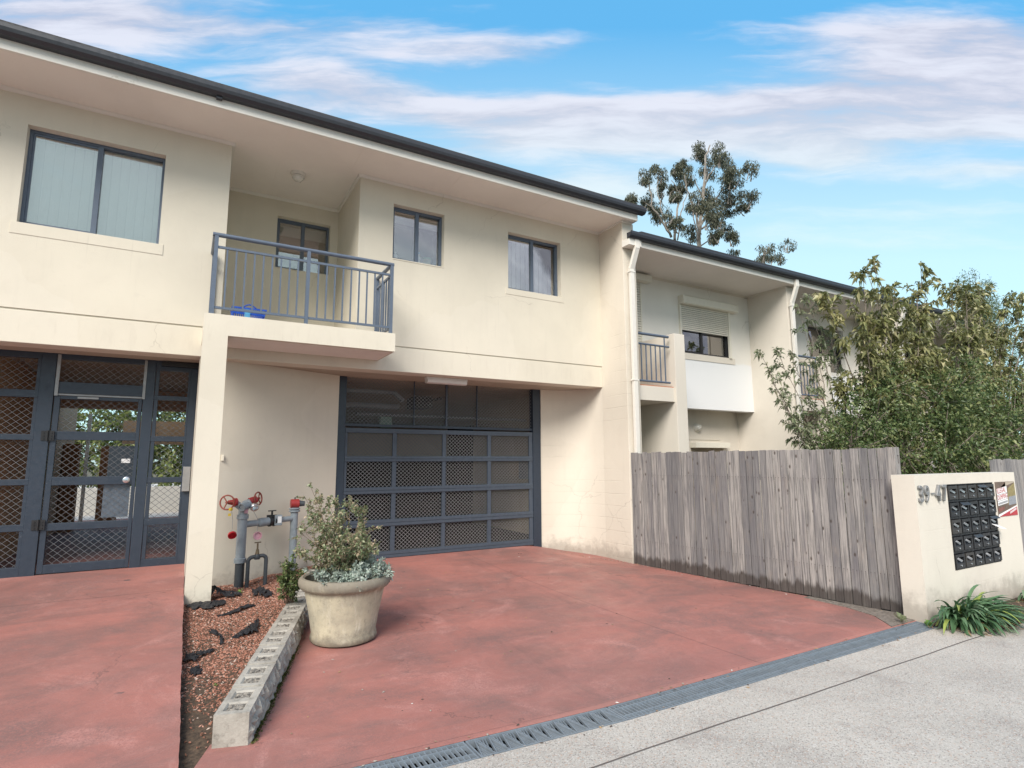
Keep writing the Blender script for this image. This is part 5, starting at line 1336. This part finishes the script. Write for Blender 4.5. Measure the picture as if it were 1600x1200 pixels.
# ================================================================== PLANTS: strap leaf clumps
def strap_clump(c, R, H, n, label, seed):
    rs = random.Random(seed); t = thing('strap_leaf_plant', label, 'plant', c); m = MB()
    def leaf(m, base, an, L, W, el, k, dead=False):
        pts = []; p = Vector(base); dirh = Vector((math.cos(an), math.sin(an), 0)); e = el
        seg = 8; tw = rs.uniform(-.5,.5)
        sidev = Vector((-dirh.y, dirh.x, 0))
        for i in range(seg+1):
            t_ = i/seg; wv = W*(.55+.9*t_)*(1-t_**3.2) if t_ < 1 else .001
            nrm = sidev+Vector((0,0,tw*t_*.6))
            pts.append((p-nrm*wv*.5, p+Vector((0,0,-wv*.22)), p+nrm*wv*.5))
            p = p+(dirh*math.cos(e)+Vector((0,0,math.sin(e))))*(L/seg); e -= k/seg
            if p.z < c[2]+.008: p.z = c[2]+.008; e = max(e, -.05)
        b0 = len(m.v)
        for a_, b_, c_ in pts: m.v += [tuple(a_), tuple(b_), tuple(c_)]
        for i in range(seg):
            q = b0+i*3; m.f += [(q, q+3, q+4, q+1), (q+1, q+4, q+5, q+2)]
    for i in range(n):
        an = rs.uniform(0, 2*math.pi); r0 = R*.42*math.sqrt(rs.random()); b = (c[0]+r0*math.cos(an)*1.5, c[1]+r0*math.sin(an)*.7, c[2])
        b = (b[0], min(b[1], 3.0), b[2])
        a2 = an+rs.gauss(0,.5)
        if math.sin(a2) > .2 and b[1] > 2.85: a2 = -a2
        leaf(m, b, a2, rs.uniform(.26,.50)*H/.45, rs.uniform(.022,.040), rs.uniform(.8,1.5), rs.uniform(1.4,2.8))
    build(m, 'leaves', M_strap, t, smooth=True)
    m = MB()
    for i in range(n//3):
        an = rs.uniform(0, 2*math.pi); r0 = R*.5*math.sqrt(rs.random()); b = (c[0]+r0*math.cos(an)*1.4, min(3.0, c[1]+r0*math.sin(an)*.7), c[2]+.01)
        leaf(m, b, an if math.sin(an) < .2 else -an, rs.uniform(.15,.34), rs.uniform(.008,.018), rs.uniform(.3,1.1), rs.uniform(2.,3.2))
    build(m, 'dead_leaves', M_dry, t, smooth=True)
strap_clump((6.84, 2.84, .0), .50, .48, 340, 'large green strap leaved clump with dry brown bases at the foot of the letterbox wall', 7)
strap_clump((8.62, 2.93, .0), .28, .36, 80, 'smaller strap leaved clump at the right end of the letterbox wall', 8)
sr = MB()
for i in range(260):
    x = rg.uniform(6.3, 9.2); y_ = 2.98-abs(rg.gauss(0,.16)); s = rg.uniform(.01,.03); an = rg.uniform(0,3.14)
    if y_ < 2.55: continue
    sr.bar((x-s*math.cos(an), y_-s*math.sin(an), .004), (x+s*math.cos(an), y_+s*math.sin(an), rg.uniform(.004,.014)), .006, .003)
o = build(sr, 'dry_litter', M_dry); o['kind'] = 'stuff'; o['label'] = 'dry brown leaf litter along the foot of the letterbox wall'; o['category'] = 'leaf litter'
mb = MB(); mb.prism([(6.40,3.03),(6.44,2.86),(6.70,2.66),(7.1,2.56),(7.6,2.60),(8.0,2.72),(9.4,2.74),(9.4,3.03)], .0, .007); struct(mb, 'planting_soil', M_soil)

# ================================================================== SHRUBS behind the fence
def ray_x(px): return px
def big_shrub(name, label, base, tips, seed, leafmat, lsize, nleaf, subs, sublen, stem_r=.022, lw_=.30, droop=.45, clus=True, bark=M_bark, group=None):
    rs = random.Random(seed); t = thing(name, label, 'shrub', base, group); st = MB(); lv = Leaves(); b = Vector(base)
    for T in tips:
        T = Vector(T); mid = b.lerp(T, .5); mid.z += .25*(T-b).length*.4; mid += rvec(rs, .12)
        N = 12; pts = [((1-q)**2)*b+2*q*(1-q)*mid+q*q*T+rvec(rs, .012) for q in [i/N for i in range(N+1)]]
        st.tube(pts, [stem_r*(1-.85*i/N) for i in range(N+1)], 6, False)
        for k in range(subs):
            u = rs.uniform(.28, 1.)**.8; i = min(N-1, int(u*N)); q = pts[i].lerp(pts[i+1], rs.random())
            dr = (T-b).normalized()*.5+rvec(rs, .6)+Vector((0,0,.45))
            L = sublen*rs.uniform(.5,1.25)*(1.25-u*.6); sp = curve_pts(q, dr, L, .16, rs, 5, .05)
            st.tube(sp, [stem_r*.22]*4+[stem_r*.1]*2, 4, False)
            for _ in range(nleaf):
                v_ = rs.uniform(.1, 1.)**.6; j = min(4, int(v_*5)); p = sp[j].lerp(sp[j+1], rs.random())
                dd = (sp[j+1]-sp[j]).normalized()*.55+rvec(rs, .6)-Vector((0,0,.1)); s = lsize*rs.uniform(.55,1.25)
                lv.add(p, dd, s, s*lw_)
        for _ in range(16):
            dd = (pts[-1]-pts[-2]).normalized()*.5+rvec(rs,.6); s = lsize*rs.uniform(.7,1.3); lv.add(pts[-1]+rvec(rs,.02), dd, s, s*lw_)
    build(st, 'branches', bark, t); lv.build('foliage', leafmat, t, seed, droop=droop, fold=.18)
    return t
# left arching shrub (in front of the second terrace house), pale leaves
tips = [(6.95,5.1,3.12),(7.0,5.0,2.85),(7.35,5.1,2.45),(7.55,5.0,2.1),(7.7,5.1,1.85),(7.55,5.2,3.2),(7.9,5.2,3.15),(8.15,5.2,3.85),(8.35,5.2,4.15),(8.45,5.1,3.4),(8.75,5.0,3.0),(8.0,4.9,2.6),(8.3,4.9,2.2),(8.9,5.2,3.6)]
big_shrub('leafy_shrub', 'pale arching shrub reaching left over the paling fence in front of the terrace houses', (9.0,5.1,.0), tips, 31, M_leafP, .08, 16, 20, .28, .015, .38, .55)
tips = []
rs = random.Random(77)
for (x, z) in ((8.5,4.1),(8.9,4.25),(9.15,4.60),(9.45,4.55),(9.7,4.25),(10.1,4.3),(10.45,4.65),(10.75,4.40),(9.2,3.7),(9.8,3.6),(10.3,3.7),(10.9,3.9),(8.7,3.4),(9.4,3.1),(10.1,3.0),(10.8,3.1),(8.9,2.7)):
    tips.append((x-.3, 4.62+rs.uniform(-.3,.35), z+rs.uniform(-.08,.08)))
big_shrub('leafy_shrub', 'tall olive shrub with drooping leaf rosettes on top, behind the letterbox wall', (9.7,4.7,.0), tips, 32, M_leafA, .105, 21, 27, .36, .020, .44, .6)
tips = []
for (x, z) in ((11.0,4.1),(11.3,4.45),(11.8,4.55),(12.2,4.85),(12.6,4.6),(13.1,4.75),(13.6,4.95),(14.2,5.0),(11.5,3.6),(12.1,3.8),(12.8,3.8),(13.5,4.0),(14.2,4.2),(11.2,3.0),(12.0,3.0),(12.8,3.0),(13.6,3.2),(14.4,3.3),(15.0,5.0),(15.6,5.0),(16.2,5.2),(15.2,4.2),(16.0,4.3),(15.4,3.4),(14.7,4.7)):
    tips.append((x, 4.75+rs.uniform(-.4,.4), z+rs.uniform(-.08,.08)))
big_shrub('leafy_shrub', 'broad golden olive shrub at the right edge of the view behind the letterboxes', (12.6,4.9,.0), tips, 33, M_leafA, .11, 22, 29, .42, .022, .44, .6)
# darker dense bushes low behind the fence
def dense(name, label, blobs, seed, leafmat, ls, n, lw_=.55):
    rs = random.Random(seed); cx = sum(b[0] for b in blobs)/len(blobs); cy = sum(b[1] for b in blobs)/len(blobs)
    t = thing(name, label, 'shrub', (cx, cy, 0)); lv = Leaves(); st = MB()
    for (x, y, z, rx, ry, rz) in blobs:
        st.tube([(cx, cy, 0), ((cx+x)/2, (cy+y)/2, z*.6), (x, y, z)], [.04,.025,.012], 6, False)
        for _ in range(16):
            d = rvec(rs).normalized(); e = Vector((x+d.x*rx, y+d.y*ry, z+d.z*rz)); st.tube([(x,y,z), tuple((Vector((x,y,z))+e)/2+rvec(rs,.04)), tuple(e)], [.012,.007,.003], 4, False)
        k = 0
        while k < n:
            d = rvec(rs).normalized(); r_ = rs.random()**.45; c = Vector((x+d.x*rx*r_, y+d.y*ry*r_, z+d.z*rz*r_)); m_ = rs.randint(7, 14)
            for _ in range(m_):
                s = ls*rs.uniform(.6,1.3); lv.add(c+rvec(rs,.045), d*.5+rvec(rs,.7), s, s*lw_)
            k += m_
    build(st, 'branches', M_bark, t); lv.build('foliage', leafmat, t, seed, droop=.3)
    return t
dense('dense_bush', 'dark green dense small leaved bush low behind the right half of the paling fence', [(8.0,4.5,1.75,.55,.5,.65),(8.6,4.5,2.1,.6,.5,.65),(9.2,4.4,1.7,.6,.5,.7),(9.0,4.5,2.6,.5,.45,.5)], 41, M_leafD, .05, 2600)
dense('dense_bush', 'dark green dense bush directly behind the letterbox wall top', [(9.9,4.2,1.6,.6,.45,.8),(10.7,4.2,1.9,.65,.45,.9),(11.5,4.3,1.8,.7,.5,.9),(12.4,4.3,2.0,.8,.5,1.0),(10.2,4.4,2.5,.7,.45,.6),(11.3,4.5,2.8,.8,.5,.6),(13.4,4.4,2.1,.8,.5,1.1),(14.6,4.6,2.3,.9,.5,1.2),(15.8,4.8,2.3,.9,.5,1.2)], 42, M_leafD, .06, 2500)
dense('fine_leaved_tree', 'dark fine leaved tree top showing behind the shrubs near the right edge', [(17.6,6.4,4.6,.7,.6,1.3),(17.5,6.4,5.6,.5,.5,.9),(18.3,6.4,5.0,.6,.5,.9),(19.5,6.6,4.6,1.0,.6,1.2)], 43, M_leafD, .07, 3000, .25)
# rear-yard greenery seen through the pedestrian gate
dense('rear_hedge', 'bright green hedge in the rear yard seen through the pedestrian gate', [(-3.6,21,2.0,1.2,.6,1.7),(-1.8,21,2.2,1.2,.6,1.8),(0,21,2.1,1.2,.6,1.8),(-5.4,21,2.2,1.2,.6,1.8)], 44, M_leafH, .15, 5000)
mb = MB(); mb.box(-7, 1.5, 17.2, 17.35, .35, 1.0)
tag(build(mb, 'rear_wall', M_white, None, origin=(-3, 17.2, .35)), 'low white wall across the rear yard beyond the pedestrian gate', 'wall')

# ================================================================== GUM TREES far behind
def P2(zx, zy, Y=25.):      # helper used only to lay out the crown at its real distance
    px, py = 960+zx*.2167, 180+zy*.2167; f = 883.17
    dv = fw+r2*((px-800)/f)-u2*((py-600)/f); return Vector((0,0,1.6))+dv*(Y/dv.y)
def gum(label, clumps, trunks, base, seed, nleaf=760):
    rs = random.Random(seed); t = thing('gum_tree', label, 'tree', base, 'gum trees beyond the roofs'); lv = Leaves(); st = MB()
    for pl in trunks:
        pts = [P2(*q) for q in pl['p']]; Yo = pl.get('y', 0)
        pts = [p+Vector((0, Yo, 0)) for p in pts]
        if pl.get('base'): pts = [Vector(base), Vector(base).lerp(pts[0], .6)+rvec(rs,.3)]+pts
        n = len(pts); r0 = pl['r']; fine = []
        for i in range(n-1):
            for k in range(4): fine.append(pts[i].lerp(pts[i+1], k/4)+(rvec(rs,.04) if k else Vector()))
        fine.append(pts[-1]); N = len(fine)
        st.tube(fine, [r0*(1-.8*i/(N-1)) for i in range(N)], 6, False)
    for (zx, zy, rx, ry) in clumps:
        c = P2(zx, zy)+Vector((0, rs.uniform(-1.6,1.6), 0)); c = c; s = P2(zx+1, zy)-P2(zx, zy); sc = s.length
        RX, RZ = rx*sc*.98, ry*sc*.98
        # short limb into the clump
        for _ in range(3):
            e = c+Vector((rs.uniform(-.5,.5)*RX, rs.uniform(-.3,.3), rs.uniform(-.3,.5)*RZ)); b_ = c+Vector((-.3*RX+rs.uniform(-.3,.3), 0, -RZ*1.3)); st.tube([b_, b_.lerp(e,.5)+rvec(rs,.08), e], [.035,.025,.010], 4, False)
        nsub = max(4, int(rx*ry/260))
        for q in range(nsub):
            d = rvec(rs); d.normalize(); sc_ = c+Vector((d.x*RX*.75, d.y*RX*.5, d.z*RZ*.75)); rr_ = rs.uniform(.28,.50)*min(RX, RZ)+.12
            for _ in range(int(nleaf/nsub*max(.7,(rx*ry)/2600))):
                dd = rvec(rs); dd.normalize(); p = sc_+dd*rr_*rs.random()**.5; s_ = rs.uniform(.13,.27)
                lv.add(p, (rs.gauss(0,.5), rs.gauss(0,.5), -1+rs.gauss(0,.5)), s_, s_*.26)
    build(st, 'trunk', M_barkW, t); lv.build('crown', M_leafE, t, seed, droop=.1)
C1 = [(720,190,50,42),(745,225,35,28),(850,275,40,32),(560,295,28,26),(640,350,48,55),(600,320,40,30),(755,345,50,48),(470,365,45,26),(540,425,70,42),(850,390,45,60),(855,460,40,45),(430,500,26,60),(500,510,26,36),(600,450,26,34),
      (235,430,42,46),(330,405,44,48),(190,600,60,38),(310,575,42,50),(140,600,20,26),(730,520,75,50),(770,590,75,52),(700,560,50,45),(850,660,30,36),(920,620,46,50),(905,685,34,26),(390,685,60,48),(490,680,42,55),(620,640,66,42),(575,740,58,52),
      (680,780,46,46),(770,740,46,46),(300,800,60,30),(560,820,66,36),(750,860,26,38),(870,820,46,38),(860,885,34,34),(620,925,46,26),(400,815,46,36),(850,540,40,40),(350,640,30,26)]
T1 = [dict(p=[(612,1000),(618,800),(640,650),(640,540),(655,290),(690,215)], r=.20, base=True), dict(p=[(612,900),(590,680),(515,530),(505,430)], r=.09), dict(p=[(618,800),(700,640),(760,560),(820,460)], r=.09),
      dict(p=[(630,820),(730,720),(850,650),(900,640)], r=.07), dict(p=[(640,600),(590,500),(575,430)], r=.05), dict(p=[(645,560),(680,430),(740,360),(850,290)], r=.06), dict(p=[(600,900),(570,700),(545,600)], r=.05),
      dict(p=[(435,900),(440,780),(462,640),(470,560),(410,470)], r=.10), dict(p=[(410,880),(345,770),(265,650),(255,500),(240,450)], r=.09), dict(p=[(400,860),(340,700),(310,560),(320,430)], r=.06), dict(p=[(265,660),(200,610)], r=.04), dict(p=[(455,900),(480,700),(530,560),(520,440)], r=.05),
      dict(p=[(612,960),(680,900),(760,830),(860,850)], r=.05)]
gum('tall open crowned gum tree with pale trunks rising behind the roof step', C1, T1, (26.5, 25, -.1), 51)
C2 = [(960,965,36,26),(1000,985,44,34),(1050,1020,36,30),(1130,1000,30,34),(1160,965,38,30),(1180,1000,26,30),(1140,1050,28,26)]
T2 = [dict(p=[(1100,1300),(1090,1100),(1040,1000)], r=.10, base=True), dict(p=[(1100,1200),(1130,1080),(1160,970)], r=.06)]
gum('smaller gum crown peeping over the terrace roof, right of the tall gum', C2, T2, (33.5, 25, -.1), 52, 360)
